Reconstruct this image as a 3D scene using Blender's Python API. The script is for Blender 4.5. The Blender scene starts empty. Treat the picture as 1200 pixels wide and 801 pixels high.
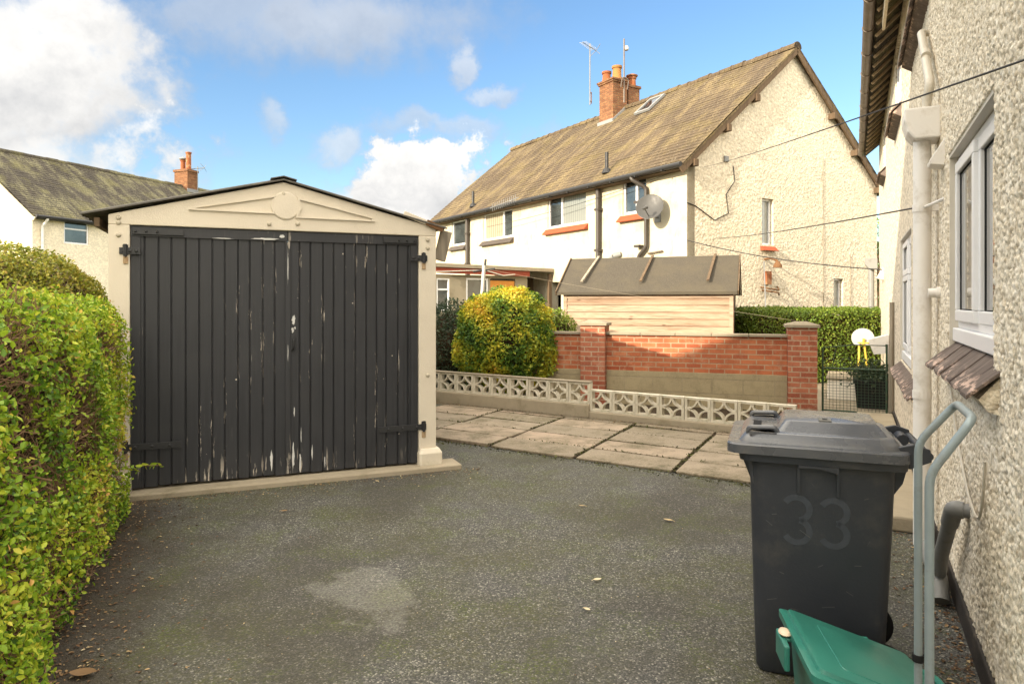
import bpy, bmesh, math, random
import numpy as np
from mathutils import Vector, Matrix, noise as mnoise

random.seed(7); rng = np.random.default_rng(7)
R = math.radians
S = bpy.context.scene
C = S.collection

# ------------------------------------------------------------------ camera
HC = 1.6                                   # eye height
cam_d = bpy.data.cameras.new('camera'); cam = bpy.data.objects.new('camera', cam_d); C.objects.link(cam)
cam.location = (0, 0, HC); cam.rotation_euler = (R(90), 0, 0)
cam_d.sensor_width = 36.0; cam_d.lens = 24.0; cam_d.shift_y = -46.5/1200
cam_d.clip_start = 0.05; cam_d.clip_end = 2000
S.camera = cam

# ------------------------------------------------------------------ light
SUN_EL = R(19.0)
SUN_H = Vector((-0.778, -0.628))           # horizontal direction towards the sun
sun_az = math.atan2(SUN_H.x, SUN_H.y)      # clockwise from +Y
sun_d = bpy.data.lights.new('sun', 'SUN'); sun_d.energy = 2.1; sun_d.angle = R(0.6); sun_d.color = (1.0, 0.87, 0.68)
sun = bpy.data.objects.new('sun', sun_d); C.objects.link(sun)
sdir = Vector((SUN_H.x*math.cos(SUN_EL), SUN_H.y*math.cos(SUN_EL), math.sin(SUN_EL)))
sun.rotation_euler = sdir.to_track_quat('Z', 'Y').to_euler()
sun.location = (0, 0, 30)

S.view_settings.view_transform = 'Standard'; S.view_settings.look = 'None'
S.view_settings.exposure = 2.25; S.view_settings.gamma = 1.0

W = bpy.data.worlds.new('World'); S.world = W; W.use_nodes = True
def build_world():
    nt = W.node_tree; N = nt.nodes; L = nt.links
    N.clear()
    out = N.new('ShaderNodeOutputWorld'); bg = N.new('ShaderNodeBackground')
    bg.inputs['Strength'].default_value = 0.15
    sky = N.new('ShaderNodeTexSky'); sky.sky_type = 'NISHITA'; sky.sun_disc = False
    sky.sun_elevation = SUN_EL; sky.sun_rotation = sun_az
    sky.air_density = 1.0; sky.dust_density = 0.6; sky.ozone_density = 2.0
    tc = N.new('ShaderNodeTexCoord')
    def M(op, a, b=None, clamp=False):
        n = N.new('ShaderNodeMath'); n.operation = op; n.use_clamp = clamp
        for i, v in enumerate((a, b)):
            if v is None: continue
            if isinstance(v, (int, float)): n.inputs[i].default_value = v
            else: L.new(v, n.inputs[i])
        return n.outputs[0]
    def noise(vec, scale, detail, rough=0.55):
        n = N.new('ShaderNodeTexNoise'); n.inputs['Scale'].default_value = scale
        n.inputs['Detail'].default_value = detail; n.inputs['Roughness'].default_value = rough
        L.new(vec, n.inputs['Vector']); return n.outputs['Fac']
    D = tc.outputs['Generated']
    sx = N.new('ShaderNodeSeparateXYZ'); L.new(D, sx.inputs[0])
    yy = M('MAXIMUM', sx.outputs['Y'], 0.05)
    u = M('DIVIDE', sx.outputs['X'], yy); v = M('DIVIDE', sx.outputs['Z'], yy)
    n1 = noise(D, 5.5, 9, 0.56); n2 = noise(D, 19.0, 9, 0.62); n3 = noise(D, 2.2, 6)
    front = M('GREATER_THAN', sx.outputs['Y'], 0.1)
    # clouds: direction (u, v), radii, softness, opacity
    cl = [(-.74, .31, .24, .20, .5, 1.0), (-.72, .15, .28, .13, .55, .95), (-.56, .19, .10, .09, .6, .9),
          (-.27, .405, .26, .075, .85, .62), (-.42, .43, .2, .06, .9, .5), (-.362, .268, .032, .034, .9, .5), (-.262, .235, .055, .036, .9, .6),
          (-.12, .253, .12, .022, .9, .5), (-.135, .172, .105, .062, .30, 1.0), (-.20, .13, .13, .05, .7, .8), (-.072, .352, .03, .034, .8, .6),
          (-.03, .308, .042, .017, .8, .55), (-.165, .09, .16, .05, .6, .8), (.33, .02, .3, .045, .8, .6)]
    tot = None; lit = None
    u = M('ADD', u, M('ADD', M('MULTIPLY', M('SUBTRACT', noise(D, 11.0, 7, .6), .5), .16), 0.0))
    v = M('ADD', v, M('MULTIPLY', M('SUBTRACT', noise(D, 13.0, 7, .6), .5), .11))
    for (uc, vc, ru, rv, soft, op) in cl:
        k = .45 if ru > .2 else 1.0
        du = M('DIVIDE', M('SUBTRACT', u, uc), ru); dv = M('DIVIDE', M('SUBTRACT', v, vc), rv)
        r = M('SQRT', M('ADD', M('MULTIPLY', du, du), M('MULTIPLY', dv, dv)))
        r = M('ADD', r, M('MULTIPLY', M('SUBTRACT', n1, .5), 2.6*k))
        r = M('ADD', r, M('MULTIPLY', M('SUBTRACT', n2, .5), 2.4*k))
        mr = N.new('ShaderNodeMapRange'); mr.interpolation_type = 'SMOOTHSTEP'
        mr.inputs['From Min'].default_value = 1.05 + soft*.25; mr.inputs['From Max'].default_value = 1.0 - soft
        mr.inputs['To Min'].default_value = 0; mr.inputs['To Max'].default_value = op
        L.new(r, mr.inputs['Value'])
        dn = mr.outputs['Result']
        # the sunward (upper) flank of each cloud is bright, its base grey
        sh = M('ADD', M('MULTIPLY', dv, .42), .60 if ru > .1 else .80)
        sh = M('ADD', sh, M('MULTIPLY', M('SUBTRACT', n2, .5), 1.3), )
        sh = M('MINIMUM', M('MAXIMUM', sh, 0.0), 1.0)
        w = M('MULTIPLY', dn, sh)
        tot = dn if tot is None else M('MAXIMUM', tot, dn)
        lit = w if lit is None else M('MAXIMUM', lit, w)
    tot = M('MULTIPLY', tot, front); lit = M('MULTIPLY', lit, front)
    # added ambient fill: over-bright warm cloud on the unseen dome overhead and behind
    def smooth(v_, a, b):
        q = N.new('ShaderNodeMapRange'); q.interpolation_type = 'SMOOTHSTEP'
        q.inputs['From Min'].default_value = a; q.inputs['From Max'].default_value = b; L.new(v_, q.inputs['Value']); return q.outputs['Result']
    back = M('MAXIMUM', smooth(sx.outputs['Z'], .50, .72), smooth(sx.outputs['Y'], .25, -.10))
    mr = N.new('ShaderNodeMapRange'); mr.interpolation_type = 'SMOOTHSTEP'
    mr.inputs['From Min'].default_value = .36; mr.inputs['From Max'].default_value = .56
    L.new(n3, mr.inputs['Value'])
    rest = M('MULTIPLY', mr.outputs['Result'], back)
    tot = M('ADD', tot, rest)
    cc = N.new('ShaderNodeMix'); cc.data_type = 'RGBA'
    cc.inputs['A'].default_value = (.76, .78, .82, 1); cc.inputs['B'].default_value = (1.66, 1.62, 1.55, 1)
    L.new(lit, cc.inputs['Factor'])
    mx = N.new('ShaderNodeMix'); mx.data_type = 'RGBA'
    hs = N.new('ShaderNodeHueSaturation'); hs.inputs['Saturation'].default_value = 1.12; hs.inputs['Value'].default_value = .36
    L.new(sky.outputs[0], hs.inputs['Color'])
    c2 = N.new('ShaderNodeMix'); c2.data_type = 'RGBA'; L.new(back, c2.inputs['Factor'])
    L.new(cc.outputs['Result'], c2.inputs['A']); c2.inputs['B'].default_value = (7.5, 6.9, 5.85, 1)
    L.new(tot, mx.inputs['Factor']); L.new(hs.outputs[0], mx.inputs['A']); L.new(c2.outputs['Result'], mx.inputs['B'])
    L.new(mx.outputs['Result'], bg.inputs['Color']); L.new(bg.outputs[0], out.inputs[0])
build_world()

# ------------------------------------------------------------------ materials
class Mat:
    """small node builder"""
    def __init__(s, name, rough=.8, spec=.3, metal=0.0):
        s.m = bpy.data.materials.new(name); s.m.use_nodes = True
        s.N = s.m.node_tree.nodes; s.L = s.m.node_tree.links
        s.b = s.N['Principled BSDF']; s.b.inputs['Roughness'].default_value = rough
        s.b.inputs['Specular IOR Level'].default_value = spec; s.b.inputs['Metallic'].default_value = metal
        s.tc = s.N.new('ShaderNodeTexCoord'); s.o = s.tc.outputs['Object']
    def val(s, sock, v):
        if isinstance(v, (int, float)): sock.default_value = v
        elif isinstance(v, tuple): sock.default_value = v if len(v) == 4 else (*v, 1) if sock.type == 'RGBA' else v
        else: s.L.new(v, sock)
    def map(s, scale=(1, 1, 1), loc=(0, 0, 0), rot=(0, 0, 0), vec=None):
        n = s.N.new('ShaderNodeMapping'); n.inputs['Scale'].default_value = scale; n.inputs['Location'].default_value = loc
        n.inputs['Rotation'].default_value = rot
        s.L.new(vec or s.o, n.inputs['Vector']); return n.outputs[0]
    def noise(s, scale, detail=4, rough=.55, vec=None, dist=0.0):
        n = s.N.new('ShaderNodeTexNoise'); n.inputs['Scale'].default_value = scale; n.inputs['Detail'].default_value = detail
        n.inputs['Roughness'].default_value = rough; n.inputs['Distortion'].default_value = dist
        s.L.new(vec or s.o, n.inputs['Vector']); return n.outputs['Fac']
    def vor(s, scale, vec=None, feature='F1', out='Distance', rnd=1.0):
        n = s.N.new('ShaderNodeTexVoronoi'); n.feature = feature; n.inputs['Scale'].default_value = scale
        n.inputs['Randomness'].default_value = rnd
        s.L.new(vec or s.o, n.inputs['Vector']); return n.outputs[out]
    def math(s, op, a, b=0.0, clamp=False):
        n = s.N.new('ShaderNodeMath'); n.operation = op; n.use_clamp = clamp
        s.val(n.inputs[0], a); s.val(n.inputs[1], b); return n.outputs[0]
    def rng(s, v, a, b, c=0.0, d=1.0):
        n = s.N.new('ShaderNodeMapRange'); n.inputs['From Min'].default_value = a; n.inputs['From Max'].default_value = b
        n.inputs['To Min'].default_value = c; n.inputs['To Max'].default_value = d; s.L.new(v, n.inputs['Value']); return n.outputs[0]
    def mix(s, f, a, b, mode='MIX'):
        n = s.N.new('ShaderNodeMix'); n.data_type = 'RGBA'; n.blend_type = mode
        s.val(n.inputs['Factor'], f)
        for k, v in (('A', a), ('B', b)):
            if isinstance(v, tuple): n.inputs[k].default_value = (*v[:3], 1)
            else: s.L.new(v, n.inputs[k])
        return n.outputs['Result']
    def ramp(s, v, stops):
        n = s.N.new('ShaderNodeValToRGB'); e = n.color_ramp.elements
        while len(e) > 1: e.remove(e[-1])
        e[0].position = stops[0][0]; e[0].color = (*stops[0][1], 1)
        for p, c in stops[1:]:
            q = e.new(p); q.color = (*c, 1)
        s.L.new(v, n.inputs[0]); return n.outputs[0]
    def attr(s, name):
        n = s.N.new('ShaderNodeAttribute'); n.attribute_name = name; return n.outputs['Fac']
    def sep(s, vec=None):
        n = s.N.new('ShaderNodeSeparateXYZ'); s.L.new(vec or s.o, n.inputs[0]); return n.outputs
    def comb(s, x=0.0, y=0.0, z=0.0):
        n = s.N.new('ShaderNodeCombineXYZ'); s.val(n.inputs[0], x); s.val(n.inputs[1], y); s.val(n.inputs[2], z); return n.outputs[0]
    def brick(s, vec, w, h, mortar, c1, c2, cm, off=.5, bias=0.0, smooth=.1):
        n = s.N.new('ShaderNodeTexBrick'); n.offset = off; n.inputs['Scale'].default_value = 1.0
        n.inputs['Brick Width'].default_value = w; n.inputs['Row Height'].default_value = h; n.inputs['Mortar Size'].default_value = mortar
        n.inputs['Mortar Smooth'].default_value = smooth; n.inputs['Bias'].default_value = bias
        for k, c in (('Color1', c1), ('Color2', c2), ('Mortar', cm)): n.inputs[k].default_value = (*c, 1)
        s.L.new(vec, n.inputs['Vector']); return n.outputs['Color'], n.outputs['Fac']
    def color(s, v): s.val(s.b.inputs['Base Color'], v); return s
    def rough(s, v): s.val(s.b.inputs['Roughness'], v); return s
    def bump(s, h, strength=.5, dist=.01, prev=None):
        n = s.N.new('ShaderNodeBump'); n.inputs['Strength'].default_value = strength; n.inputs['Distance'].default_value = dist
        s.L.new(h, n.inputs['Height'])
        if prev is not None: s.L.new(prev, n.inputs['Normal'])
        s.L.new(n.outputs[0], s.b.inputs['Normal']); return n.outputs[0]

MT = {}
def flat(name, col, rough=.6, spec=.3, metal=0.0, var=.18, scale=14, bump=0.0, dirt=None):
    """plain painted or moulded surface: colour varied by two noises, optional dirt and grain"""
    m = Mat(name, rough, spec, metal)
    n = m.noise(scale, 6); n2 = m.noise(scale*.17, 4)
    lo = tuple(c*(1-var) for c in col); hi = tuple(min(1, c*(1+var*.6)) for c in col)
    c = m.mix(n, lo, hi); c = m.mix(m.rng(n2, .35, .7, 0, .35), c, tuple(x*.8 for x in col))
    if dirt: c = m.mix(m.rng(m.noise(scale*.5, 8, .7), .52, .72, 0, .75), c, dirt)
    m.color(c)
    m.rough(m.rng(n, .3, .7, max(0, rough-.08), min(1, rough+.1)))
    if bump: m.bump(m.noise(scale*14, 3), bump, .003)
    MT[name] = m.m; return m.m

def mk_tarmac():
    m = Mat('tarmac', .85, .35)
    st = m.vor(135, out='Color'); sv = m.sep(st)[0]
    base = m.ramp(sv, [(0, (.026, .026, .025)), (.5, (.070, .068, .062)), (.78, (.12, .115, .10)), (.92, (.20, .19, .165)), (1, (.42, .39, .33))])
    big = m.noise(.9, 5)
    base = m.mix(m.rng(big, .3, .7, 0, .45), base, (.075, .073, .068))
    moss = m.math('MULTIPLY', m.rng(m.noise(1.1, 8, .65), .40, .60), m.rng(m.noise(38, 4, .7), .35, .6))
    base = m.mix(m.math('MULTIPLY', moss, .72), base, (.064, .062, .018))
    base = m.mix(m.math('MULTIPLY', m.rng(m.noise(.7, 9, .7, vec=m.map((1, 1, 1), (9, 4, 0))), .49, .60), .5), base, (.040, .035, .026))
    base = m.mix(m.math('MULTIPLY', m.math('MULTIPLY', m.rng(m.noise(2.6, 8, .75), .50, .62), m.rng(m.noise(60, 4, .7), .46, .6)), .8), base, (.075, .095, .012))
    # worn, dusty patch of the surface
    s = m.sep(); dx = m.math('MULTIPLY', m.math('SUBTRACT', s[0], -.80), 1/.29); dy = m.math('MULTIPLY', m.math('SUBTRACT', s[1], 3.75), 1/.42)
    dx2 = m.math('ADD', dx, m.math('MULTIPLY', dy, .55))
    r = m.math('SQRT', m.math('ADD', m.math('MULTIPLY', dx2, dx2), m.math('MULTIPLY', dy, dy)))
    r = m.math('ADD', r, m.math('MULTIPLY', m.math('SUBTRACT', m.noise(3.2, 9, .72), .5), 3.2))
    patch = m.math('MULTIPLY', m.rng(r, 1.0, .7), m.rng(m.noise(60, 3), .38, .6, .25, .75), True)
    base = m.mix(m.math('MULTIPLY', patch, .48), base, (.27, .26, .23))
    # darker brown band along the hedge
    hx = m.math('ADD', m.math('MULTIPLY', m.math('ADD', s[0], 2.0), .923), m.math('MULTIPLY', m.math('SUBTRACT', s[1], 2.87), .385))
    hx = m.math('ADD', hx, m.math('MULTIPLY', m.math('SUBTRACT', m.noise(3.0, 6), .5), .7))
    base = m.mix(m.rng(hx, .5, .12, 0, .85), base, (.040, .030, .020))
    m.color(base)
    b1 = m.vor(135); m.bump(m.math('SUBTRACT', m.noise(30, 3), b1), .9, .006)
    MT['tarmac'] = m.m
mk_tarmac()

def mk_slab():
    m = Mat('paving', .85, .25)
    t = m.attr('tint'); n = m.noise(3.0, 7, .65); g = m.noise(70, 3)
    c = m.ramp(t, [(0, (.155, .128, .092)), (.5, (.245, .20, .148)), (1, (.31, .235, .175))])
    c = m.mix(m.rng(n, .42, .62, 0, .8), c, (.13, .105, .068)); c = m.mix(m.rng(g, .4, .6, 0, .3), c, (.40, .33, .235))
    c = m.mix(m.rng(m.noise(6, 9, .75), .56, .68, 0, .7), c, (.065, .058, .035))
    mo = m.math('MULTIPLY', m.rng(m.noise(1.3, 8, .7, vec=m.map((1, 1, 1), (3, 8, 0))), .50, .60), m.rng(m.noise(26, 5, .7), .36, .56))
    c = m.mix(m.math('MULTIPLY', mo, .7), c, (.085, .075, .040))
    m.color(c); m.bump(m.math('ADD', g, m.noise(9, 5)), .5, .006); MT['paving'] = m.m
mk_slab()

def mk_soil():
    m = Mat('soil', .95, .1)
    c = m.ramp(m.noise(22, 7, .7), [(.3, (.018, .013, .009)), (.55, (.055, .04, .026)), (.75, (.11, .085, .055))])
    c = m.mix(m.rng(m.noise(2.0, 5), .52, .7, 0, .6), c, (.05, .06, .02)); m.color(c); m.bump(m.noise(40, 6, .7), 1, .02); MT['soil'] = m.m
mk_soil()
def mk_grass():
    m = Mat('ground_cover', .95, .1)
    c = m.ramp(m.noise(11, 8, .7), [(.3, (.03, .04, .014)), (.5, (.06, .075, .025)), (.75, (.12, .11, .05))]); m.color(c)
    m.bump(m.noise(60, 5), .8, .02); MT['ground_cover'] = m.m
mk_grass()

def mk_roughcast(name, base, dark, scale, pit=.5, dist=.012, stain=(.3, .25, .18)):
    m = Mat(name, .92, .15)
    wv = m.N.new('ShaderNodeVectorMath'); wv.operation = 'ADD'
    nz = m.N.new('ShaderNodeTexNoise'); nz.inputs['Scale'].default_value = scale*.8; m.L.new(m.o, nz.inputs['Vector'])
    sc = m.N.new('ShaderNodeVectorMath'); sc.operation = 'SCALE'; m.L.new(nz.outputs['Color'], sc.inputs[0]); sc.inputs['Scale'].default_value = .55/scale
    m.L.new(m.o, wv.inputs[0]); m.L.new(sc.outputs[0], wv.inputs[1]); v = wv.outputs[0]
    d = m.vor(scale, v, 'SMOOTH_F1'); d2 = m.vor(scale*2.3, v)
    n = m.noise(scale*.55, 6, .65); big = m.noise(.8, 5)
    h = m.math('ADD', m.math('MULTIPLY', m.math('SUBTRACT', 1.0, d), 1.0), m.math('MULTIPLY', n, .8))
    h = m.math('SUBTRACT', h, m.math('MULTIPLY', d2, .35))
    vc = m.sep(m.vor(scale*1.3, v, out='Color'))[1]
    c = m.mix(m.rng(vc, .1, .9), tuple(x*.86 for x in base), tuple(min(1, x*1.12) for x in base))
    c = m.mix(m.math('MULTIPLY', m.rng(d, .42, .72), pit, True), c, dark)
    c = m.mix(m.math('MULTIPLY', m.rng(n, .56, .72), pit, True), c, dark)
    c = m.mix(m.rng(big, .5, .75, 0, .4), c, stain)
    z = m.sep()[2]
    m.color(c); m.bump(h, 1.0, dist); MT[name] = m.m
mk_roughcast('near_roughcast', (.80, .715, .575), (.30, .235, .155), 31, 1.0, .015, (.74, .64, .48))
mk_roughcast('neighbour_roughcast', (.64, .565, .44), (.34, .27, .18), 16, .4, .024, (.50, .42, .30))
mk_roughcast('far_roughcast', (.74, .66, .51), (.5, .42, .30), 16, .15, .012, (.62, .53, .38))

def mk_render():
    m = Mat('painted_render', .9, .2)
    c = m.mix(m.rng(m.noise(2.4, 8, .65), .45, .7), (.50, .445, .335), (.41, .34, .235))
    c = m.mix(m.rng(m.noise(3.5, 9, .78, vec=m.map((1, 1, .3))), .54, .70, 0, .7), c, (.30, .22, .13))
    m.color(c); m.bump(m.noise(24, 7, .65), .5, .02); MT['painted_render'] = m.m
mk_render()

def mk_roof(name, cols, lichen, moss, w=.17):
    """roof local frame: x along the eaves, y up the slope"""
    m = Mat(name, .9, .2)
    bc, bf = m.brick(m.o, w, .165, .006, cols[0], cols[1], tuple(x*.35 for x in cols[0]), smooth=.0)
    s = m.sep()
    streak = m.noise(1.0, 8, .62, vec=m.map((2.6, .35, 1)))
    c = m.mix(m.rng(streak, .40, .66, 0, .8), bc, cols[2])
    li = m.math('MULTIPLY', m.rng(m.noise(1.0, 8, .7, vec=m.map((2.0, .55, 1), (7, 1, 0))), .47, .60), m.rng(m.noise(20, 5, .75), .40, .58))
    c = m.mix(m.math('MULTIPLY', li, .85), c, lichen)
    mo = m.math('MULTIPLY', m.rng(m.noise(1.1, 6, .6, vec=m.map((1, 1, 1), (5, 2, 0))), .50, .66), m.rng(m.noise(30, 3, .6), .38, .6))
    c = m.mix(m.math('MULTIPLY', mo, .7), c, moss)
    sp = m.rng(m.noise(34, 2, .5), .67, .73)
    c = m.mix(m.math('MULTIPLY', sp, .7), c, (.46, .42, .30))
    m.color(c); m.bump(m.math('ADD', m.math('MULTIPLY', m.math('SUBTRACT', 1.0, bf), .6), m.noise(28, 5)), .5, .02); MT[name] = m.m
mk_roof('mossy_tiles', ((.090, .064, .038), (.098, .071, .043), (.054, .039, .025)), (.20, .150, .075), (.125, .095, .030))
mk_roof('dark_tiles', ((.068, .057, .042), (.076, .064, .048), (.038, .032, .026)), (.24, .22, .12), (.16, .145, .05))

def mk_brick(name, c1, c2, cm, course=.075, w=.225, vert=False, pale=None):
    m = Mat(name, .9, .15)
    s = m.sep(); u = m.math('ADD', s[0], s[1]) if not vert else s[1]
    vec = m.comb(u, s[2], 0.0)
    jit = m.noise(6, 3)
    c, f = m.brick(vec, w, course, .009, c1, c2, cm)
    c = m.mix(m.rng(m.noise(7, 6, .7), .45, .7, 0, .55), c, tuple(x*.62 for x in c1))
    if pale: c = m.mix(m.math('MULTIPLY', m.rng(m.noise(5, 8, .75), .55, .68), .6), c, pale)
    c = m.mix(m.rng(m.noise(90, 2), .4, .6, 0, .25), c, tuple(min(1, x*1.25) for x in c2))
    m.color(c); m.bump(m.math('SUBTRACT', m.math('MULTIPLY', m.noise(60, 4), .5), f), .8, .012); MT[name] = m.m
mk_brick('red_brick', (.27, .065, .032), (.44, .15, .07), (.36, .27, .18), pale=(.42, .28, .19))
mk_brick('pillar_brick', (.25, .07, .04), (.41, .15, .085), (.38, .30, .21), pale=(.50, .38, .28))
mk_brick('chimney_brick', (.13, .055, .03), (.25, .115, .055), (.13, .095, .06), pale=(.30, .22, .10))
mk_brick('block_base', (.30, .245, .15), (.33, .27, .165), (.28, .23, .15), course=.22, w=.44, pale=(.20, .165, .10))

def mk_cream():
    m = Mat('cream_paint', .62, .35)
    c = m.mix(m.noise(5, 6), (.58, .51, .405), (.66, .59, .475))
    c = m.mix(m.rng(m.noise(9, 9, .75, vec=m.map((1, 1, .35))), .60, .74, 0, .5), c, (.36, .29, .205))
    sp = m.rng(m.vor(9.0), .06, .03); sp = m.math('MULTIPLY', sp, m.rng(m.noise(2.2, 2), .55, .6))
    c = m.mix(m.math('MULTIPLY', sp, .8), c, (.22, .13, .07))
    z = m.sep()[2]; low = m.rng(m.math('ADD', z, m.math('MULTIPLY', m.noise(11, 6), .25)), .22, .12)
    c = m.mix(m.math('MULTIPLY', low, .55), c, (.25, .22, .14))
    m.color(c); m.bump(m.math('ADD', m.noise(14, 5), m.noise(90, 3)), .25, .01); MT['cream_paint'] = m.m
mk_cream()

def mk_black_door():
    m = Mat('black_door_paint', .55, .4)
    e = m.attr('edge'); z = m.sep()[2]
    g = m.noise(1.0, 7, .6, vec=m.map((60, 60, 2.2)))
    base = m.mix(m.rng(g, .35, .65), (.017, .0172, .0195), (.027, .0275, .031))
    base = m.mix(m.rng(m.noise(2.4, 6), .5, .75, 0, .5), base, (.036, .035, .036))
    tn = m.attr('tint'); base = m.mix(m.math('MULTIPLY', tn, .35), base, (.032, .031, .032))
    ch = m.noise(1.0, 6, .7, vec=m.map((38, 38, 5.0)))
    col = m.noise(1.0, 1, .4, vec=m.map((4.5, 4.5, .9)))
    chip = m.math('MULTIPLY', m.rng(ch, .575, .595), m.rng(col, .46, .56)); chip = m.math('MULTIPLY', chip, e)
    cx = m.math('ABSOLUTE', m.math('SUBTRACT', m.sep()[0], 1.30)); chip = m.math('MULTIPLY', chip, m.math('MAXIMUM', m.rng(cx, .62, .10), m.rng(m.noise(1.0, 2, .5, vec=m.map((2.0, 2.0, 1.2), (3, 0, 5))), .50, .58)), True)
    spk = m.math('MULTIPLY', m.rng(m.vor(7.0), .055, .045), m.rng(m.noise(3.1, 2), .56, .57))
    low = m.math('MULTIPLY', m.rng(z, .30, .08), m.rng(m.noise(1.0, 4, .6, vec=m.map((30, 30, 3))), .60, .63))
    low = m.math('MULTIPLY', low, m.rng(m.noise(2.2, 1), .44, .52))
    al = m.math('MAXIMUM', m.math('MAXIMUM', chip, spk), low)
    pale = m.mix(m.noise(20, 3), (.62, .58, .52), (.45, .36, .26))
    m.color(m.mix(al, base, pale)); m.rough(m.rng(g, .3, .7, .45, .62))
    m.bump(m.math('ADD', m.math('MULTIPLY', al, -1.0), m.math('MULTIPLY', g, .5)), .5, .003); MT['black_door_paint'] = m.m
mk_black_door()

def mk_shed():
    m = Mat('shed_boards', .8, .2)
    t = m.attr('tint'); s = m.sep()
    g = m.noise(1.0, 9, .7, vec=m.map((3.2, 48, 48)), dist=.3)
    c = m.ramp(t, [(0, (.19, .122, .08)), (.5, (.31, .215, .15)), (1, (.39, .29, .215))])
    c = m.mix(m.rng(g, .44, .64, 0, .8), c, (.16, .095, .052))
    lv = m.rng(m.noise(1.6, 5, .6, vec=m.map((.5, 1, 5))), .42, .62)
    c = m.mix(m.math('MULTIPLY', lv, .35), c, (.48, .37, .26))
    kn = m.rng(m.vor(2.6, m.map((1, 1, 2.4))), .15, .05)
    c = m.mix(m.math('MULTIPLY', kn, .85), c, (.09, .045, .025)); m.color(c); m.bump(g, .4, .004); MT['shed_boards'] = m.m
mk_shed()

def mk_felt():
    m = Mat('roof_felt', .95, .1)
    c = m.ramp(m.noise(60, 4, .7), [(.3, (.046, .040, .031)), (.6, (.082, .071, .055)), (.8, (.13, .114, .09))])
    c = m.mix(m.rng(m.noise(2.0, 7, .65), .45, .7, 0, .6), c, (.095, .08, .054)); m.color(c); m.bump(m.noise(140, 3), .6, .005); MT['roof_felt'] = m.m
mk_felt()

def mk_wood(name, a, b, sc=(14, 14, 1.2)):
    m = Mat(name, .85, .15); g = m.noise(1.0, 8, .65, vec=m.map(sc), dist=.5)
    m.color(m.mix(m.rng(g, .3, .7), a, b)); m.bump(g, .6, .006); MT[name] = m.m
mk_wood('grey_timber', (.16, .135, .10), (.36, .31, .24))
mk_wood('dark_timber', (.075, .05, .032), (.15, .105, .065))
mk_wood('eaves_timber', (.32, .235, .15), (.46, .36, .245))
mk_wood('fascia_cream', (.55, .48, .36), (.62, .55, .42))

def mk_tilesill():
    m = Mat('sill_tiles', .8, .25)
    s = m.sep(); t = m.rng(m.noise(1.0, 6, .6, vec=m.map((4, 15, 4))), .35, .65)
    c = m.mix(t, (.085, .062, .052), (.165, .13, .11))
    chip = m.math('MULTIPLY', m.rng(m.noise(1.0, 7, .7, vec=m.map((20, 9, 20))), .52, .56), m.rng(s[0], -.035, -.09))
    c = m.mix(chip, c, (.50, .36, .29)); m.color(c); m.bump(m.noise(30, 5), .5, .006); MT['sill_tiles'] = m.m
mk_tilesill()

def mk_glass():
    m = Mat('window_glass', .04, .8)
    m.color(m.mix(m.rng(m.noise(1.3, 3), .4, .6), (.018, .022, .024), (.05, .06, .062))); m.b.inputs['Coat Weight'].default_value = .6
    m.b.inputs['Coat Roughness'].default_value = .02; MT['window_glass'] = m.m
mk_glass()
def mk_blind(name, a, b, per=.09):
    m = Mat(name, .25, .6)
    s = m.sep(); w = m.math('SINE', m.math('MULTIPLY', m.math('ADD', s[0], s[1]), 2*math.pi/per))
    m.color(m.mix(m.rng(w, -.6, .9), a, b)); m.b.inputs['Coat Weight'].default_value = .5; MT[name] = m.m
mk_blind('grey_blind', (.17, .18, .165), (.23, .24, .215)); mk_blind('cream_blind', (.24, .20, .14), (.40, .35, .25), .13)

def mk_leaf(name, stops, trans=.3, rough=.5):
    m = Mat(name, rough, .35)
    c = m.ramp(m.attr('tint'), stops); m.color(c)
    tr = m.N.new('ShaderNodeBsdfTranslucent'); m.L.new(c, tr.inputs['Color'])
    ms = m.N.new('ShaderNodeMixShader'); ms.inputs[0].default_value = trans
    m.L.new(m.b.outputs[0], ms.inputs[1]); m.L.new(tr.outputs[0], ms.inputs[2])
    m.L.new(ms.outputs[0], m.N['Material Output'].inputs['Surface']); MT[name] = m.m
mk_leaf('privet_leaves', [(0, (.045, .10, .010)), (.25, (.13, .25, .018)), (.5, (.30, .42, .026)), (.74, (.48, .52, .045)), (.92, (.62, .50, .06)), (1, (.62, .36, .11))])
mk_leaf('far_privet_leaves', [(0, (.06, .09, .012)), (.4, (.18, .21, .022)), (.75, (.34, .30, .04)), (1, (.44, .30, .09))])
mk_leaf('gold_leaves', [(0, (.035, .085, .012)), (.30, (.10, .19, .02)), (.48, (.34, .37, .03)), (.8, (.60, .48, .035)), (1, (.66, .36, .04))])
mk_leaf('dark_leaves', [(0, (.016, .03, .014)), (.5, (.035, .055, .024)), (1, (.075, .10, .045))])
mk_leaf('hedge_leaves', [(0, (.05, .095, .014)), (.5, (.14, .215, .024)), (.85, (.27, .31, .045)), (1, (.38, .33, .07))])
mk_leaf('moss_leaves', [(0, (.03, .028, .012)), (.5, (.06, .06, .02)), (1, (.11, .12, .03))], .1, .9)
mk_leaf('dead_leaves', [(0, (.05, .028, .014)), (.4, (.14, .075, .035)), (.7, (.30, .19, .09)), (.9, (.50, .38, .2)), (1, (.62, .52, .34))], .15, .7)
mk_wood('twigs', (.12, .07, .038), (.27, .17, .095), (9, 9, 9)); mk_wood('pale_twigs', (.26, .19, .11), (.44, .35, .22), (9, 9, 9))
flat('hedge_core', (.045, .030, .017), .95, .05, var=.4, scale=20)

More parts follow.
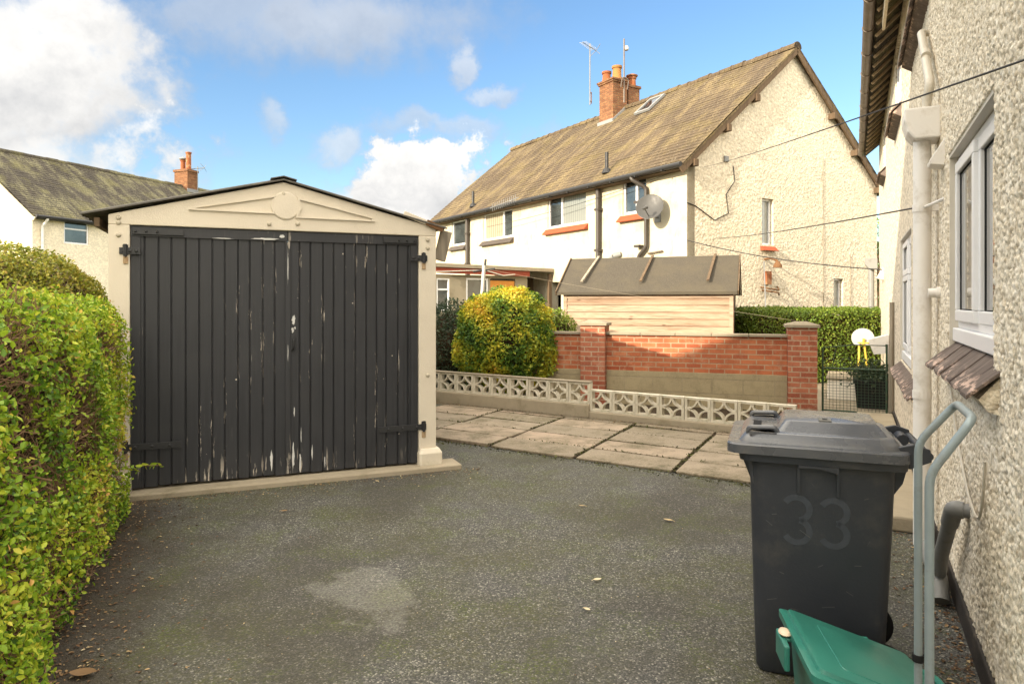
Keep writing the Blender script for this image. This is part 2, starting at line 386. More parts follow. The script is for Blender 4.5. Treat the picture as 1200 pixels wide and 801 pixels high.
def mk_upvc():
    m = Mat('white_upvc', .38, .45); m.color(m.mix(m.noise(2.0, 2), (.72, .72, .73), (.77, .77, .78))); MT['white_upvc'] = m.m
mk_upvc()
flat('pipe_cream', (.60, .555, .47), .5, .4, var=.06)
flat('pipe_white', (.80, .77, .73), .42, .45, var=.06, dirt=(.50, .45, .38))
flat('pipe_grey', (.21, .21, .20), .5, .4, var=.15, dirt=(.12, .10, .08))
flat('gutter_brown', (.115, .085, .062), .45, .45, var=.15, dirt=(.2, .16, .11))
flat('dark_pipe', (.055, .046, .038), .5, .4, var=.2)
flat('gutter_black', (.022, .021, .020), .5, .4, var=.2)
flat('black_iron', (.020, .020, .021), .5, .45, var=.3, scale=30, bump=.3)
flat('rust', (.17, .09, .045), .9, .1, var=.4, scale=30, dirt=(.12, .06, .03))
flat('pin_rust', (.42, .30, .18), .9, .1, var=.3, scale=40, dirt=(.20, .10, .05))
flat('concrete', (.36, .305, .22), .92, .15, var=.3, scale=9, bump=1.0, dirt=(.15, .13, .075))
flat('screen_concrete', (.62, .57, .46), .92, .15, var=.3, scale=22, bump=1.0, dirt=(.19, .175, .09))
flat('coping_stone', (.29, .245, .18), .92, .15, var=.25, scale=14, bump=.8, dirt=(.17, .15, .09))
flat('asbestos', (.13, .12, .105), .95, .1, var=.3, scale=9, bump=.8, dirt=(.26, .24, .19))
flat('roof_edge', (.15, .142, .128), .85, .2, var=.35, scale=22, bump=.5)
flat('white_wall', (.80, .755, .66), .9, .2, var=.06, bump=.3)
flat('red_sill', (.34, .075, .032), .75, .25, var=.2, scale=9)
flat('dark_sill', (.085, .07, .06), .75, .25, var=.2, scale=9)
flat('red_fascia', (.26, .055, .03), .7, .3, var=.2)
flat('orange_door', (.62, .25, .04), .4, .4, var=.15, scale=5)
flat('terracotta', (.25, .085, .035), .85, .2, var=.25, scale=9, dirt=(.44, .34, .2))
flat('yellow_pot', (.31, .15, .05), .85, .2, var=.2, scale=9)
flat('lead', (.22, .22, .215), .6, .4, var=.2)
flat('bin_plastic', (.034, .038, .047), .44, .42, var=.18, scale=7, bump=.18, dirt=(.075, .072, .066))
flat('bin_lid_plastic', (.078, .083, .094), .27, .6, var=.14, scale=6, bump=.12, dirt=(.15, .135, .11))
flat('bin_scuff', (.085, .088, .092), .6, .3)
flat('bin_number', (.060, .069, .084), .6, .3, var=.4, scale=40)
flat('label_grey', (.16, .155, .14), .6, .3)
flat('rubber', (.014, .014, .014), .8, .2)
flat('truck_paint', (.27, .325, .34), .42, .45, .25, var=.2, scale=20, dirt=(.17, .17, .155))
flat('green_plastic', (.028, .175, .135), .36, .5, var=.2, scale=6, bump=.12, dirt=(.06, .16, .12))
flat('latch_cream', (.66, .52, .38), .5, .4, var=.1)
flat('gate_green', (.03, .065, .035), .6, .4, var=.4, scale=30, dirt=(.14, .09, .05))
flat('aluminium', (.20, .20, .195), .5, .5, .3, var=.15)
flat('dish_grey', (.055, .053, .049), .5, .4, var=.15)
flat('cable_black', (.03, .028, .026), .6, .3); flat('cable_white', (.62, .58, .5), .6, .3)
flat('toy_white', (.40, .40, .38), .4, .4, var=.05); flat('toy_yellow', (.55, .40, .06), .4, .4, var=.08)
flat('plinth_tar', (.040, .034, .030), .8, .25, var=.4, scale=9, bump=.6, dirt=(.11, .09, .07))
flat('washing_pole', (.50, .47, .42), .5, .4, .3)
flat('lean_to_render', (.30, .26, .19), .9, .15, var=.25, scale=5, bump=.4, dirt=(.17, .14, .09))
flat('curtain', (.46, .42, .34), .9, .1, var=.1)
flat('wet_stone', (.42, .38, .33), .8, .2, var=.3)
flat('flake_white', (.62, .61, .58), .7, .3, var=.2, scale=40)

# ------------------------------------------------------------------ mesh helpers
class MB:
    def __init__(s): s.v = []; s.f = []; s.a = []
    def add(s, vs, fs, a=0.0):
        o = len(s.v); s.v += [tuple(x) for x in vs]
        for f in fs: s.f.append([i+o for i in f]); s.a.append(a)
    def box(s, x0, x1, y0, y1, z0, z1, a=0.0, M=None):
        vs = [Vector(p) for p in ((x0,y0,z0),(x1,y0,z0),(x1,y1,z0),(x0,y1,z0),(x0,y0,z1),(x1,y0,z1),(x1,y1,z1),(x0,y1,z1))]
        if M is not None: vs = [M @ p for p in vs]
        s.add(vs, [(0,3,2,1),(4,5,6,7),(0,1,5,4),(1,2,6,5),(2,3,7,6),(3,0,4,7)], a)
    def bar(s, p, q, w, h, a=0.0, up=(0,0,1)):
        p = Vector(p); q = Vector(q); d = q-p; L = d.length; d.normalize()
        x = d.cross(Vector(up))
        if x.length < 1e-4: x = d.cross(Vector((1,0,0)))
        x.normalize(); y = x.cross(d)
        M = Matrix((x, d, y)).transposed().to_4x4(); M.translation = p
        s.box(-w/2, w/2, 0, L, -h/2, h/2, a, M)
    def prism(s, poly, a0, a1, fn, a=0.0):
        """poly in 2D, extruded from a0 to a1; fn(u,v,w)->xyz"""
        n = len(poly); vs = [fn(u, v, a0) for u, v in poly] + [fn(u, v, a1) for u, v in poly]
        fs = [list(range(n))[::-1], list(range(n, 2*n))] + [(i, (i+1) % n, n+(i+1) % n, n+i) for i in range(n)]
        s.add(vs, fs, a)
    def loft(s, rings, caps=(True, True), a=0.0):
        n = len(rings[0]); vs = [p for r in rings for p in r]; fs = []
        for k in range(len(rings)-1):
            for i in range(n):
                j = (i+1) % n; fs.append((k*n+i, k*n+j, (k+1)*n+j, (k+1)*n+i))
        if caps[0]: fs.append(list(range(n))[::-1])
        if caps[1]: fs.append([(len(rings)-1)*n+i for i in range(n)])
        s.add(vs, fs, a)
    def tube(s, pts, r, n=10, caps=True, a=0.0):
        pts = [Vector(p) for p in pts]; rad = r if isinstance(r, (list, tuple)) else [r]*len(pts)
        rings = []; prev = None
        for i, p in enumerate(pts):
            if i == 0: d = pts[1]-p
            elif i == len(pts)-1: d = p-pts[i-1]
            else: d = (pts[i+1]-p).normalized() + (p-pts[i-1]).normalized()
            d.normalize()
            if prev is None:
                t = Vector((0,0,1)) if abs(d.z) < .9 else Vector((1,0,0)); x = d.cross(t).normalized()
            else:
                x = prev - d*prev.dot(d); x.normalize()
            prev = x; y = d.cross(x)
            rings.append([p + (x*math.cos(2*math.pi*k/n) + y*math.sin(2*math.pi*k/n))*rad[i] for k in range(n)])
        s.loft(rings, (caps, caps), a)
    def lathe(s, prof, n=20, M=None, caps=(True, True)):
        rings = []
        for r, z in prof:
            ring = [Vector((r*math.cos(2*math.pi*k/n), r*math.sin(2*math.pi*k/n), z)) for k in range(n)]
            rings.append([M @ p for p in ring] if M is not None else ring)
        s.loft(rings, caps)
    def build(s, name, mat, parent=None, bevel=0.0, smooth=None, attr='tint', seg=2, tris=False):
        me = bpy.data.meshes.new(name); me.from_pydata(s.v, [], s.f); me.update()
        if any(s.a):
            at = me.attributes.new(attr, 'FLOAT', 'FACE'); at.data.foreach_set('value', s.a)
        bm = bmesh.new(); bm.from_mesh(me)
        bmesh.ops.recalc_face_normals(bm, faces=bm.faces)
        if bevel:
            ed = [e for e in bm.edges if len(e.link_faces) == 2 and e.calc_face_angle(0) > R(28)]
            bmesh.ops.bevel(bm, geom=ed, offset=bevel, segments=seg, profile=.5, affect='EDGES', clamp_overlap=True)
        bm.to_mesh(me); bm.free()
        if smooth is not None:
            me.polygons.foreach_set('use_smooth', [True]*len(me.polygons)); me.set_sharp_from_angle(angle=R(smooth))
        me.materials.append(MT[mat] if isinstance(mat, str) else mat)
        o = bpy.data.objects.new(name, me); C.objects.link(o)
        if parent is not None: o.parent = parent
        return o
def rr(w, d, r, z, cx=0, cy=0, n=5):
    """rounded rectangle ring"""
    pts = []
    for (sx, sy, a0) in ((1,1,0),(-1,1,90),(-1,-1,180),(1,-1,270)):
        for k in range(n):
            a = R(a0 + 90*k/(n-1)); pts.append(Vector((cx+sx*(w/2-r)+r*math.cos(a), cy+sy*(d/2-r)+r*math.sin(a), z)))
    return pts
def arc(p0, p1, p2, n=6):
    p0, p1, p2 = map(Vector, (p0, p1, p2))
    return [(1-t)**2*p0 + 2*t*(1-t)*p1 + t*t*p2 for t in [k/n for k in range(n+1)]]
def bend(pts, r, n=5):
    """polyline with rounded corners"""
    pts = [Vector(p) for p in pts]; out = [pts[0]]
    for i in range(1, len(pts)-1):
        a = (pts[i-1]-pts[i]); b = (pts[i+1]-pts[i]); rr_ = min(r, a.length*.45, b.length*.45)
        out += arc(pts[i]+a.normalized()*rr_, pts[i], pts[i]+b.normalized()*rr_, n)
    return out + [pts[-1]]
def tag(o, label, cat, group=None, kind=None):
    if label: o['label'] = label
    if cat: o['category'] = cat
    if group: o['group'] = group
    if kind: o['kind'] = kind
    return o
def thing(name, label, cat, loc, rz=0.0, group=None):
    o = bpy.data.objects.new(name, None); C.objects.link(o); o.empty_display_size = .2
    o.location = loc; o.rotation_euler = (0, 0, rz); return tag(o, label, cat, group)
def struct(o): o['kind'] = 'structure'; return o
def copy_to(o, parent, loc=None):
    c = o.copy(); C.objects.link(c); c.parent = parent
    if loc is not None: c.location = loc
    for ch in list(o.children): copy_to(ch, c)
    return c

def leaf_mesh(name, mat, P, Nn, size, tint, parent=None, flat_=.55, asp=.58, jit=.42):
    """many small folded leaves; P points, Nn preferred normals"""
    n = len(P)
    nn = Nn*flat_ + rng.normal(size=(n, 3))*(1-flat_); nn /= np.linalg.norm(nn, axis=1)[:, None]
    t = rng.normal(size=(n, 3)); t -= (t*nn).sum(1)[:, None]*nn; t /= np.linalg.norm(t, axis=1)[:, None]
    b = np.cross(nn, t)
    L = (size*(1 + rng.uniform(-jit, jit, n)))[:, None]; Wd = L*asp
    fold = rng.uniform(.05, .22, n)[:, None]
    v = np.empty((n, 6, 3))
    v[:, 0] = P; v[:, 1] = P + t*L*.35 + b*Wd*.5 + nn*L*fold; v[:, 2] = P + t*L*.72 + b*Wd*.36 + nn*L*fold*.6
    v[:, 3] = P + t*L; v[:, 4] = P + t*L*.72 - b*Wd*.36 + nn*L*fold*.6; v[:, 5] = P + t*L*.35 - b*Wd*.5 + nn*L*fold
    base = (np.arange(n)*6)[:, None]
    q = np.concatenate([base + np.array([0, 1, 2, 3]), base + np.array([0, 3, 4, 5])], axis=1).reshape(-1)
    me = bpy.data.meshes.new(name)
    me.vertices.add(n*6); me.vertices.foreach_set('co', v.reshape(-1))
    me.loops.add(n*8); me.loops.foreach_set('vertex_index', q.astype(np.int32))
    me.polygons.add(n*2); me.polygons.foreach_set('loop_start', (np.arange(n*2)*4).astype(np.int32))
    at = me.attributes.new('tint', 'FLOAT', 'FACE'); at.data.foreach_set('value', np.repeat(np.clip(tint, 0, 1), 2).astype(np.float32))
    me.update(); me.validate()
    me.materials.append(MT[mat])
    o = bpy.data.objects.new(name, me); C.objects.link(o)
    if parent is not None: o.parent = parent
    return o
def vnoise(P, sc, off=0.0):
    return np.array([mnoise.noise(Vector((p[0]*sc+off, p[1]*sc+off*.7, p[2]*sc-off))) for p in P])
def twig_mesh(name, mat, segs, parent, r=.0025):
    m = MB()
    for (p, q, rad) in segs: m.tube([p, q], [rad, rad*.5], 3, False)
    return m.build(name, mat, parent)
def rounded_box_points(n, hx, hy, hz, rad):
    """points with normals on the surface of a rounded box centred at 0 (no bottom)"""
    P = []; Nn = []
    A = [4*hy*hz, 4*hy*hz, 4*hx*hz, 4*hx*hz, 4*hx*hy]; A = np.array(A)/sum(A)
    f = rng.choice(5, n, p=A); u = rng.uniform(-1, 1, n); w = rng.uniform(-1, 1, n)
    P = np.zeros((n, 3))
    for k, (ax, sg) in enumerate(((0, 1), (0, -1), (1, 1), (1, -1), (2, 1))):
        i = f == k; o = [a for a in range(3) if a != ax]; H = (hx, hy, hz)
        P[i, ax] = sg*H[ax]; P[i, o[0]] = u[i]*H[o[0]]; P[i, o[1]] = w[i]*H[o[1]]
    inner = np.clip(P, -np.array([hx-rad, hy-rad, hz-rad]), np.array([hx-rad, hy-rad, hz-rad]))
    low = P[:, 2] < 0; inner[low, 2] = P[low, 2]
    d = P-inner; l = np.linalg.norm(d, axis=1); l[l == 0] = 1
    Nn = d/l[:, None]; P = inner + Nn*rad
    return P, Nn

def windowed_wall(mb, a0, a1, z0, z1, ops, fn, t, extra_top=None):
    """wall sheet with real openings and reveals; fn(a, depth, z)"""
    As = sorted({a0, a1, *[o[0] for o in ops], *[o[1] for o in ops]}); Zs = sorted({z0, z1, *[o[2] for o in ops], *[o[3] for o in ops]})
    for i in range(len(As)-1):
        for j in range(len(Zs)-1):
            ca = (As[i]+As[i+1])/2; cz = (Zs[j]+Zs[j+1])/2
            if any(o[0] < ca < o[1] and o[2] < cz < o[3] for o in ops): continue
            for dp in (0, t):
                mb.add([fn(As[i], dp, Zs[j]), fn(As[i+1], dp, Zs[j]), fn(As[i+1], dp, Zs[j+1]), fn(As[i], dp, Zs[j+1])], [(0, 1, 2, 3)])
    for (x0, x1, y0, y1) in ops:
        c = [(x0, y0), (x1, y0), (x1, y1), (x0, y1)]
        for k in range(4):
            (p, q), (r_, s_) = c[k], c[(k+1) % 4]
            mb.add([fn(p, 0, q), fn(r_, 0, s_), fn(r_, t, s_), fn(p, t, q)], [(0, 1, 2, 3)])
    for k, (p, q) in enumerate((((a0, z0), (a1, z0)), ((a1, z0), (a1, z1)), ((a0, z1), (a1, z1)), ((a0, z0), (a0, z1)))):
        mb.add([fn(p[0], 0, p[1]), fn(q[0], 0, q[1]), fn(q[0], t, q[1]), fn(p[0], t, p[1])], [(0, 1, 2, 3)])
def fbox(mb, fn, a0, a1, d0, d1, z0, z1, a=0.0):
    vs = [fn(*p) for p in ((a0,d0,z0),(a1,d0,z0),(a1,d1,z0),(a0,d1,z0),(a0,d0,z1),(a1,d0,z1),(a1,d1,z1),(a0,d1,z1))]
    mb.add(vs, [(0,3,2,1),(4,5,6,7),(0,1,5,4),(1,2,6,5),(2,3,7,6),(3,0,4,7)], a)
def window(parent, fn, a0, a1, z0, z1, d, splits=(), w=.055, glass='window_glass', transom=None, name='window', panes=None):
    """upvc window in an opening: frame with mullions, one mesh of panes per light"""
    m = MB(); e = .004
    fbox(m, fn, a0+e, a1-e, d-.03, d+.03, z0+e, z0+w); fbox(m, fn, a0+e, a1-e, d-.03, d+.03, z1-w, z1-e)
    xs = [a0] + [a0+(a1-a0)*s for s in splits] + [a1]
    fbox(m, fn, a0+e, a0+w, d-.03, d+.03, z0+w+.001, z1-w-.001); fbox(m, fn, a1-w, a1-e, d-.03, d+.03, z0+w+.001, z1-w-.001)
    for x in xs[1:-1]: fbox(m, fn, x-w*.6, x+w*.6, d-.028, d+.028, z0+w+.001, z1-w-.001)
    if transom:
        for k in range(len(xs)-1):
            lo = xs[k]+(w if k == 0 else w*.6)+.001; hi = xs[k+1]-(w if k == len(xs)-2 else w*.6)-.001
            fbox(m, fn, lo, hi, d-.026, d+.026, transom-w*.5, transom+w*.5)
    o = m.build(name, 'white_upvc', parent, bevel=.004)
    for k in range(len(xs)-1):
        g = MB(); lo = xs[k]+(w if k == 0 else w*.6); hi = xs[k+1]-(w if k == len(xs)-2 else w*.6)
        fbox(g, fn, lo-.004, hi+.004, d+.006, d+.014, z0+w-.004, z1-w+.004)
        g.build('pane', (panes[k] if panes else glass), o)
    return o
def roof_slope(name, mat, parent, loc, rot, Lx, Ly, course=.165, th=.05, jitter=.004):
    """stepped tile courses; local x along the eaves, y up the slope"""
    m = MB(); k = 0; y = 0
    nseg = max(1, int(Lx/1.1))
    while y < Ly-1e-3:
        y1 = min(Ly, y+course)
        top = []
        xs = [Lx*i/nseg for i in range(nseg+1)]
        for i in range(nseg):
            j0 = .02*math.sin(xs[i]*.9+1.3)*math.sin(y*.8) ; j1 = .02*math.sin(xs[i+1]*.9+1.3)*math.sin(y*.8)
            l0 = .011+random.uniform(-jitter, jitter); l1 = l0
            m.add([(xs[i], y, l0+j0), (xs[i+1], y, l1+j1), (xs[i+1], y1+.02, .004+j1), (xs[i], y1+.02, .004+j0), (xs[i], y, j0-.004), (xs[i+1], y, j1-.004)],
                  [(0, 1, 2, 3), (4, 5, 1, 0)])
        y = y1; k += 1
    m.box(0, Lx, 0, Ly, -th, -.006)
    o = m.build(name, mat, parent); o.location = loc; o.rotation_euler = rot
    return o
def gutter_line(fn, pts, r): pass

# ================================================================== SETTING
def sheet(name, poly, z, mat, th=None):
    m = MB()
    if th is None: m.add([(x, y, z) for x, y in poly], [list(range(len(poly)))])
    else: m.prism(poly, z-th, z, lambda u, v, w: (u, v, w))
    return struct(m.build(name, mat))
m = MB(); m.add([(-700, -700, -.03), (700, -700, -.03), (700, 900, -.03), (-700, 900, -.03)], [(0, 1, 2, 3)])
struct(m.build('ground', 'ground_cover'))
sheet('driveway', [(-6.5, -6), (6, -6), (6, 2), (4.0, 6.5), (3.2, 8.3), (-2.2, 11.9), (-6.2, 12.5), (-7, 6)], .0, 'tarmac')
sheet('soil_border', [(-2.4, 11.55), (3.35, 7.85), (4.35, 9.6), (4.1, 10.2), (-.6, 12.6), (-4, 13.5)], .006, 'soil')

# paved path: long slabs, laid out of square against the drive
P_ = Vector((.84, -.543)); W_ = Vector((.46, .888))
def paving():
    m = MB(); o = Vector((1.50, 6.38))
    for ci in range(-4, 3):
        for ri in range(5):
            a0 = ci*1.045; a1 = a0+1.045; b0 = ri*.50; b1 = b0+.50
            if ri == 4: b1 = b0+.16
            g = .021; q = []
            jz = random.uniform(-.006, .006); tx = random.uniform(-.004, .004); ty = random.uniform(-.004, .004)
            for (a, b, sa, sb) in ((a0, b0, 1, 1), (a1, b0, -1, 1), (a1, b1, -1, -1), (a0, b1, 1, -1)):
                aa = a + sa*(g*random.uniform(.5, 1.3)); bb = b + sb*(g*random.uniform(.4, 1.2))
                p = o + P_*aa + W_*bb; q.append((p.x, p.y, sa*tx+sb*ty))
            bot = [(x, y, .004) for x, y, z in q]; top = [(x, y, .030+jz+z) for x, y, z in q]
            m.add(bot+top, [(4, 5, 6, 7), (0, 1, 5, 4), (1, 2, 6, 5), (2, 3, 7, 6), (3, 0, 4, 7)], random.uniform(.05, 1))
    struct(m.build('paved_path', 'paving', bevel=.007, seg=2))
    b = MB(); c = [o+P_*a+W_*bq for a, bq in ((-4.2, .03), (3.1, .03), (3.1, 2.25), (-4.2, 2.25))]
    b.add([(p.x, p.y, .012) for p in c], [(0, 1, 2, 3)]); struct(b.build('path_bed', 'soil'))
paving()

# ================================================================== GARAGE
GO = (-3.14, 5.61, 0); GA = math.atan2(.381, .924)
def gpt(px, py, off=0.0):
    r = (px-600)/800.0; s = (r*5.61+3.14)/(.924-.381*r); d = 5.61+.381*s
    return s, HC+(354-py)/800.0*d
def garage():
    t = thing('garage', 'cream concrete garage with flaking black double doors and low gabled roof', 'garage', GO, GA)
    S0, S1 = -.155, 2.60; zd = 2.235; D = 5.0; ZE = 2.315; ap = 1.20; ZA = 2.665
    zroof = lambda s: ZE + (ZA-ZE)*(1-abs(s-ap)/(ap-S0 if s < ap else S1-ap))
    # front: posts and gable as one cast frame with the opening cut out
    fr = MB(); fn = lambda u, v, w: (u, w, v)
    for (a, b) in ((S0, 0.0), (2.43, S1)):
        fr.prism([(a, .10), (b, .10), (b, zd), (a, zd)], -.01, .14, fn)
    fr.prism([(S0, zd), (S1, zd), (S1, zroof(S1)), (ap, ZA), (S0, zroof(S0))], -.01, .14, fn)
    fr.build('front_frame', 'cream_paint', t, bevel=.008)
    for (a, b) in ((S0-.015, .01), (2.42, S1+.05)):
        ft = MB(); ft.loft([rr(b-a, .24, .03, z, (a+b)/2, .05) for z in (.0, .16)] + [rr(b-a-.05, .19, .03, .20, (a+b)/2, .05)])
        ft.build('post_foot', 'cream_paint', t, bevel=.006)
    # raised mouldings on the gable
    mo = MB()
    def raised(pts, h=.020):
        q = [gpt(*p) for p in pts]; cx = sum(p[0] for p in q)/len(q); cz = sum(p[1] for p in q)/len(q)
        inn = [(cx+(p[0]-cx)*.93, cz+(p[1]-cz)*.80) for p in q]; n = len(q)
        vs = [(p[0], -.008, p[1]) for p in q] + [(p[0], -.008-h, p[1]) for p in q] + [(p[0], -.008-h, p[1]) for p in inn] + [(p[0], -.012, p[1]) for p in inn]
        fs = [(i, (i+1) % n, n+(i+1) % n, n+i) for i in range(n)] + [(n+i, n+(i+1) % n, 2*n+(i+1) % n, 2*n+i) for i in range(n)] + [(2*n+i, 2*n+(i+1) % n, 3*n+(i+1) % n, 3*n+i) for i in range(n)]
        mo.add(vs, fs)
    raised([(221, 246), (322.5, 229), (319, 241), (321.5, 251)])
    raised([(348, 231), (439, 257.5), (438.5, 260), (346, 255.5), (350.5, 243)])
    cx, cz = gpt(334.7, 241.5)
    M = Matrix.Translation((cx, -.010, cz)) @ Matrix.Rotation(R(90), 4, 'X')
    mo.lathe([(.126, -.005), (.124, .006), (.112, .014), (.02, .016)], 28, M)
    mo.build('gable_moulding', 'cream_paint', t)
    # concrete side and back panels
    for x0, x1 in ((S0, S0+.06), (S1-.06, S1)):
        s = MB()
        for k in range(6):
            y0 = .142+k*.81; s.box(x0, x1, y0+.003, y0+.807, .0, ZE-.03)
            s.box(x0-.02 if x0 < 0 else x1, x0 if x0 < 0 else x1+.02, y0+.01, y0+.08, 0, ZE-.04)
        s.build('side_panel', 'concrete', t, bevel=.006)
    b = MB(); b.prism([(S0+.061, 0), (S1-.061, 0), (S1-.061, ZE-.03), (ap, ZA-.03), (S0+.061, ZE-.03)], D-.06, D, lambda u, v, w: (u, w, v)); b.build('back_panel', 'concrete', t)
    # corrugated sheet roof, left and right slope, with a ridge cap and a dark edge strip at the front
    for sg in (-1, 1):
        r = MB(); sl = .26 if sg < 0 else .245
        x_eave = -.345 if sg < 0 else 2.70
        n = 84; pts_t = []; yy = [-.05+(D+.15)*i/n for i in range(n+1)]
        za = ZA+.030; ze = ze_ = ZE+.002 if sg < 0 else ZE+.01
        for y in yy:
            w = .011*math.cos(2*math.pi*y/.146)
            pts_t.append(((ap, y, za+w), (x_eave, y, ze+w)))
        for i in range(n):
            (a, bq), (c, dq) = pts_t[i], pts_t[i+1]
            dn = lambda p: (p[0], p[1], p[2]-.012)
            r.add([a, bq, dq, c, dn(a), dn(bq), dn(dq), dn(c)], [(0, 1, 2, 3), (7, 6, 5, 4), (1, 5, 6, 2)] + ([(0, 4, 5, 1)] if i == 0 else []) + ([(3, 2, 6, 7)] if i == n-1 else []))
        r.build('roof_sheet', 'asbestos', t, smooth=50)
        e = MB(); e.bar((ap+sg*.005, -.036, za-.013), (x_eave, -.036, ze-.013), .022, .012, up=(0, 0, 1)); e.build('roof_edging', 'roof_edge', t, bevel=.004)
    rc = MB()
    for sg in (-1, 1):
        vs = [(ap, -.055, ZA+.043), (ap+sg*.11, -.055, ZA+.016), (ap+sg*.11, D+.12, ZA+.016), (ap, D+.12, ZA+.043)]
        rc.add(vs + [(x, y, z+.008) for x, y, z in vs], [(0, 1, 2, 3), (4, 5, 6, 7), (0, 1, 5, 4), (1, 2, 6, 5), (2, 3, 7, 6)])
    rc.build('ridge_cap', 'roof_edge', t)
    # timber fillet under the left eave, weathered board and rusty bracket at the right eave
    b = MB(); b.box(S0-.10, S0-.062, .0, D, ZE-.10, ZE-.03); b.build('wall_plate', 'dark_timber', t)
    b = MB(); b.bar((2.735, .10, ZE-.015), (2.665, .10, 2.01), .035, .115, up=(1, 0, 0)); b.build('eaves_board', 'grey_timber', t, bevel=.004)
    b = MB(); b.bar((2.28, -.02, 2.44), (2.58, -.02, 2.335), .02, .05, up=(0, 0, 1)); b.build('repair_strip', 'cream_paint', t, bevel=.004)
    b = MB(); b.bar((2.50, -.034, 2.365), (2.66, -.034, 2.30), .018, .055, up=(0, 0, 1)); b.build('roof_bracket', 'rust', t, bevel=.003)
    # sill strip under the doors
    c = MB(); c.box(S0-.1, S1+.22, -.14, .16, -.02, .045); c.build('threshold', 'concrete', t, bevel=.012)
    # two door leaves
    def leaf(x0, x1, mirror):
        d = MB(); z0, z1 = .06, zd-.006; rail = 2.145
        nb = 12; w = (x1-x0)/nb; x = x0
        cuts = [x0]; 
        for k in range(nb-1): cuts.append(x0 + w*(k+1) + random.uniform(-.008, .008))
        cuts.append(x1)
        for k in range(nb):
            a, b_ = cuts[k]+.0025, cuts[k+1]-.0025; e = .010; yf = .030+random.uniform(-.002, .002)
            zb = z0+random.uniform(0, .012); top = rail
            tn = random.uniform(.15, 1)
            xs = [a, a+.005, a+e+.004, b_-e-.004, b_-.005, b_]; ys = [yf+.009, yf, yf, yf, yf, yf+.009]
            for i in range(5):
                ed = 1.0 if i != 2 else .02
                d.add([(xs[i], ys[i], zb), (xs[i+1], ys[i+1], zb), (xs[i+1], ys[i+1], top), (xs[i], ys[i], top)], [(0, 1, 2, 3)], ed)
            d.add([(a, yf+.009, zb), (b_, yf+.009, zb), (b_, .06, zb), (a, .06, zb)], [(0, 1, 2, 3)], .02)
        d.box(x0, x1, .045, .062, z0+.02, z1-.002, .02)
        d.box(x0+.001, x1-.001, .012, .046, rail, z1, .35)
        st = (x0+.001, x0+.07) if not mirror else (x1-.07, x1-.001)
        d.box(st[0], st[1], .016, .047, z0+.004, rail-.002, .25)
        o = d.build('door', 'black_door_paint', t, attr='edge'); return o
    dl = leaf(.004, 1.236, False); dr = leaf(1.242, 2.426, True)
    def strap(door, xs, xe, z, post_side, tip=True):
        h = MB(); h.bar((xs, -.018, z), (xe, -.018, z), .010, .055)
        for k in range(3):
            xk = xs+(xe-xs)*(.2+.3*k); h.lathe([(.013, 0), (.012, .006), (.006, .010)], 10, Matrix.Translation((xk, -.023, z)) @ Matrix.Rotation(R(90), 4, 'X'))
        h.build('strap_hinge', 'black_iron', door, bevel=.002)
    strap(dl, .38, -.045, .41, -1); strap(dl, .08, -.075, 2.02, -1)
    strap(dr, 2.04, 2.50, .41, 1); strap(dr, 2.34, 2.51, 2.02, 1)
    for door, xk, xs in ((dl, .22, .02), (dr, 2.22, 2.41)):
        h = MB(); h.bar((xs, -.001, 2.185), (xk+(.18 if xk < 1 else -.13), -.001, 2.185), .010, .05)
        for q in (.1, .5, .9): h.lathe([(.012, 0), (.006, .01)], 10, Matrix.Translation((xs+(xk-xs)*q, -.006, 2.185)) @ Matrix.Rotation(R(90), 4, 'X'))
        h.build('corner_strap', 'black_iron', door, bevel=.002)
    for x, z in ((-.03, 2.03), (-.03, .42), (2.475, 2.03), (2.475, .42)):
        h = MB(); h.tube([(x, -.028, z-.055), (x, -.028, z+.045)], .014, 10); h.box(x-.02, x+.02, -.022, -.009, z-.045, z+.04); h.build('hinge_pin', 'black_iron', t)
        h = MB(); h.box(x-.018, x+.02, -.020, -.0105, z-.115, z-.058); h.build('pin_bracket', 'pin_rust', t, bevel=.003)
    # lock plate with flaked white paint, pull handle
    def flake(cx, cz, w, h, y0, par, seed, n=18):
        q = random.Random(seed); k = MB()
        pts = [(cx + w*math.cos(2*math.pi*i/n)*q.uniform(.45, 1.1), cz + h*math.sin(2*math.pi*i/n)*q.uniform(.55, 1.1)) for i in range(n)]
        k.prism(pts, y0, y0+.004, lambda u, v, w_: (u, w_, v)); k.build('flaked_patch', 'flake_white', par)
    for (cx, cz, w, h, sd) in ((1.288, 1.44, .018, .055, 1), (1.280, 1.35, .012, .030, 2), (1.300, 1.37, .008, .014, 3), (1.272, 1.24, .006, .02, 4), (1.293, .62, .006, .05, 5), (1.285, .22, .012, .13, 6), (1.345, .17, .009, .10, 13), (1.352, .40, .004, .08, 14), (1.448, .24, .006, .07, 15), (1.56, .15, .005, .06, 16)):
        flake(cx, cz, w, h, .026, dr, sd)
    for (cx, cz, w, h, sd) in ((1.06, 2.158, .13, .010, 7), (.70, 2.150, .12, .004, 8), (1.19, 2.185, .03, .018, 9), (1.238, 1.9, .004, .16, 10), (1.238, 1.15, .004, .08, 12)):
        flake(cx, cz, w, h, .008 if cz > 2 else .006, dl, sd)
    flake(1.10, .20, .012, .10, .026, dl, 11)
    k = MB(); k.box(1.262, 1.302, .008, .018, 1.17, 1.31); k.tube(bend([(1.282, .008, 1.28), (1.282, -.03, 1.27), (1.282, -.03, 1.19), (1.282, .008, 1.18)], .02), .008, 8); k.build('pull_handle', 'black_iron', dr, bevel=.002)
    # meeting strip
    k = MB(); k.box(1.215, 1.262, .008, .029, .07, 2.14, .6); k.build('meeting_strip', 'black_door_paint', dl, bevel=.003, attr='edge')
    # bolts on posts and gable
    bs = MB(); first = None
